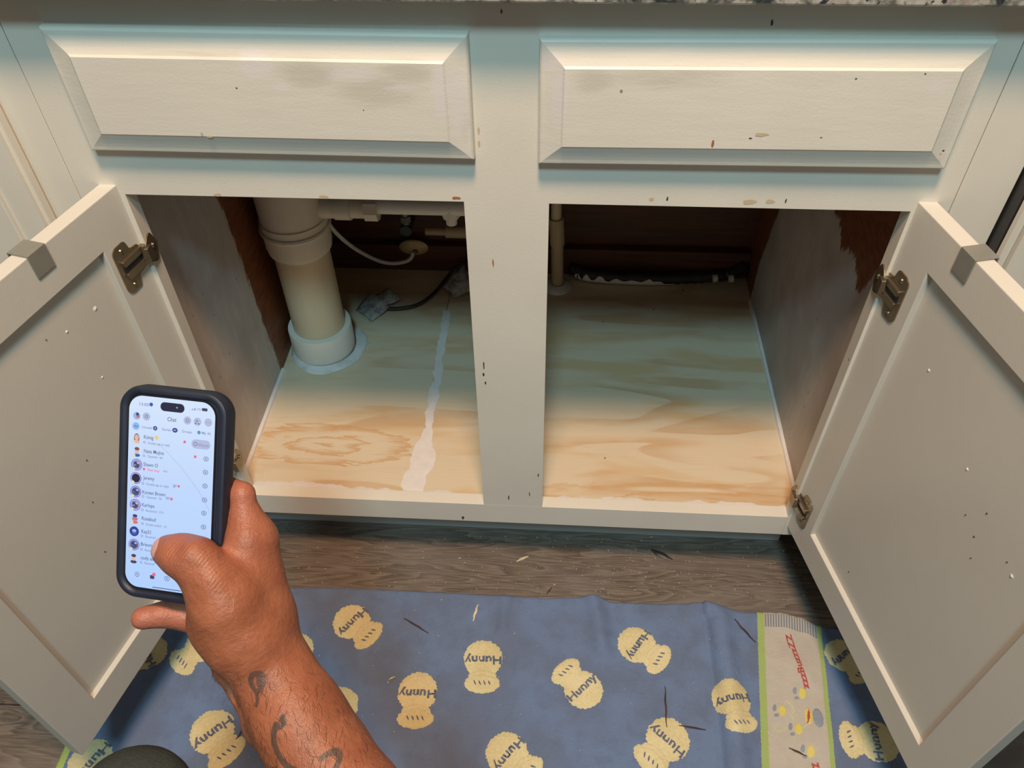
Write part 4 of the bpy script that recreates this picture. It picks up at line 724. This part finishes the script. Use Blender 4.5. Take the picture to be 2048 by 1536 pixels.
for k in range(4): np.add.at(nrm, Fc[:, k], q)
nrm /= np.maximum(np.linalg.norm(nrm, axis=1), 1e-9)[:, None]
tat = np.full(len(V), 9.)
for pts, hw in TATTOO:
    P_ = np.array([p_[:2] for p_ in spline([(*q, 0) for q in pts], 6)])
    for i in range(len(P_)-1):
        a_, b_ = P_[i], P_[i+1]; d = b_-a_; t = np.clip(((V[:, :2]-a_)@d)/(d@d), 0, 1); tat = np.minimum(tat, np.linalg.norm(V[:, :2]-a_-t[:, None]*d, axis=1)-hw)
tat = np.where(nrm[:, 2] > -.15, tat, 9.)
def fall(name, r, off=(0, 0, 0)): return np.exp(-(np.linalg.norm(V-(H_[name][0]+np.array(off)), axis=1)/r)**2)
pink = np.clip(fall('T0', 22)+.5*fall('T2', 18)+fall('K0', 26)+fall('K1', 26)+.8*fall('H', 20)+.5*fall('G', 22)+.3*fall('W', 14, (0, 0, 20)), 0, 1)
nc = H_['T0'][0]+np.array([-7.5, 3.5, 6.0]); nd = np.array([-.62, .30, .72]); nd /= np.linalg.norm(nd); al = np.array([-.60, .35, -.65]); al -= nd*(al@nd); al /= np.linalg.norm(al); ac = np.cross(nd, al)
rel = V-nc; ln_, lw_ = (rel@al)/7.5, (rel@ac)/6.6; nail = np.where((nrm@nd > .25) & (rel@nd > -6), 1-(np.abs(ln_)**2.6+np.abs(lw_)**2.6), -1.); nail = np.clip(nail, -1, 1)
V += nrm*(np.clip(nail*3, 0, 1)*.35)[:, None]
ta = H_['T0'][0]-H_['T3'][0]; ta /= np.linalg.norm(ta); thu = (V-H_['T1'][0])@ta; wrk = np.clip(1.2*fall('T1', 15, (3, 7, 9))+.9*fall('T3', 16, (0, 8, 10)), 0, 1)
wa = H_['W2'][0]-H_['E'][0]; wa /= np.linalg.norm(wa); wrs = (V-H_['W'][0])@wa; wmask = np.clip(fall('W', 24, (-8, 6, 20))+.8*fall('TH', 26, (0, 0, 20)), 0, 1)
hairy = 1/(1+np.exp((V[:, 1]+118)/10))
def skin():
    s = NT('tanned_skin'); p = s.coord(); n1 = s.noise(p, 38, 4, .6); n2 = s.noise(p, 260, 3, .65); n3 = s.noise(s.coord(loc=(2, 5, 1)), 110, 3, .6)
    col = s.mix(smooth01(s, n1, .35, .68), (.262, .086, .042), (.335, .120, .062)); col = s.mix(s.math('MULTIPLY', smooth01(s, n3, .50, .68), .5), col, (.27, .088, .048))
    col = s.mix(s.math('MULTIPLY', s.attr('pink'), .55), col, (.42, .150, .112)); 
    sp_ = s.n('ShaderNodeTexVoronoi', ins={'Vector': p, 'Scale': 55.0}).outputs['Distance']; col = s.mix(s.math('MULTIPLY', s.math('LESS_THAN', sp_, .07), .5), col, (.22, .08, .05))
    ink = s.math('SUBTRACT', 1.0, smooth01(s, s.math('ADD', s.attr('tattoo'), s.math('MULTIPLY', s.math('SUBTRACT', n3, .5), .9)), -.5, .7)); col = s.mix(s.math('MULTIPLY', ink, s.math('ADD', .55, s.math('MULTIPLY', n1, .4))), col, (.035, .038, .036))
    nl = smooth01(s, s.attr('nail'), 0.0, .12); col = s.mix(nl, col, (.58, .34, .32))
    jit = s.math('MULTIPLY', s.math('SUBTRACT', n3, .5), 5.0)
    w1 = s.math('MULTIPLY', s.math('SINE', s.math('ADD', s.math('MULTIPLY', s.attr('thu'), 2.6), jit)), s.attr('wrk')); w2 = s.math('MULTIPLY', s.math('SINE', s.math('ADD', s.math('MULTIPLY', s.attr('wrs'), 1.5), jit)), s.attr('wmask'))
    cell = s.n('ShaderNodeTexVoronoi', feature='DISTANCE_TO_EDGE', ins={'Vector': p, 'Scale': 620.0}).outputs['Distance']
    hh = s.math('ADD', s.math('ADD', n2, s.math('MULTIPLY', n3, 1.1)), s.math('ADD', s.math('MULTIPLY', w1, .20), s.math('MULTIPLY', w2, .08))); hh = s.math('ADD', hh, s.math('MULTIPLY', cell, .35))
    s.bump(hh, .5, .0013); s.b.inputs['Subsurface Weight'].default_value = .08; s.b.inputs['Subsurface Radius'].default_value = (.006, .002, .001); s.b.inputs['Subsurface Scale'].default_value = .6
    return s.fin(col, s.math('SUBTRACT', .48, s.math('MULTIPLY', nl, .18)), 0, .45)
per = thing('person', 'person reaching in with a tattooed forearm, right hand gripping a phone, dark trouser knee behind', 'person', (-.1, -.78, 0))
A3 = np.array(PH_A); VW = V*.001@A3.T+np.array(PH_O)
arm = mesh('hand_and_forearm', VW, Fc.tolist(), skin(), per, True, None, {'tattoo': tat, 'pink': pink, 'nail': nail, 'thu': thu, 'wrk': wrk, 'wrs': wrs, 'wmask': wmask})
# forearm hair
b = B(); cand = np.nonzero((V[:, 1] < -105) & (V[:, 1] > -260) & (nrm[:, 2] > -.25) & (rng.random(len(V)) < hairy*.9))[0]
ad = np.array([.62, -.78, .12])
for i in rng.choice(cand, min(1300, len(cand)), replace=False):
    n_ = nrm[i]; t = ad-n_*(ad@n_); t /= np.linalg.norm(t); sd = np.cross(n_, t); ang = rng.normal(-.35, .40); t = t*math.cos(ang)+sd*math.sin(ang); L_ = rng.uniform(4, 9); cv = rng.normal(0, .35); pts = []
    for k in range(5): u = k/4*L_; pts.append(V[i]+t*u+sd*cv*u*u/L_+n_*(.15+1.0*math.sin(k/4*2.6)*L_/9))
    P_ = [np.array(PH_O)+A3@(p_*.001) for p_ in pts]; b.tube(P_, [.00011, .00011, .00009, .00007, .00003], 3, cap=False)
s = NT('brown_arm_hair'); tag(b.go('arm_hair', s.fin((.10, .042, .022), .5), per), None, kind='stuff')
KN = Vector(KNEE)
kp = [raw((0, 0, 0), 47, (10, -260, 10), 70, 16), raw((0, 0, 0), 45, (10, -220, -260), 48, 16), raw((10, -220, -260), 48, (10, -190, -KN.z*1000+60), 42, 10)]
Vk, Fk = sdf_mesh(kp, (-130, -380, -KN.z*1000+20), (190, 110, 180), 7)
Vk = Vk*.001+np.array(KN); mesh('trouser_leg', Vk, Fk.tolist(), cloth('charcoal_green_trousers', (.035, .042, .040), (.060, .070, .066), 500, .5), per, True)
b = B(); fx, fy = KN.x+.02, KN.y-.18
b.tube([(fx, fy-.06, .045), (fx, fy, .05), (fx, fy+.02, .045)], [.036, .042, .04], 20); b.tube([(fx, fy+.02, .045), (fx, fy-.12, .034)], [.042, .03], 20); b.tube([(fx, fy, .05), (fx, fy, .10)], [.042, .045], 20); b.go('shoe', M['black'], per, True)
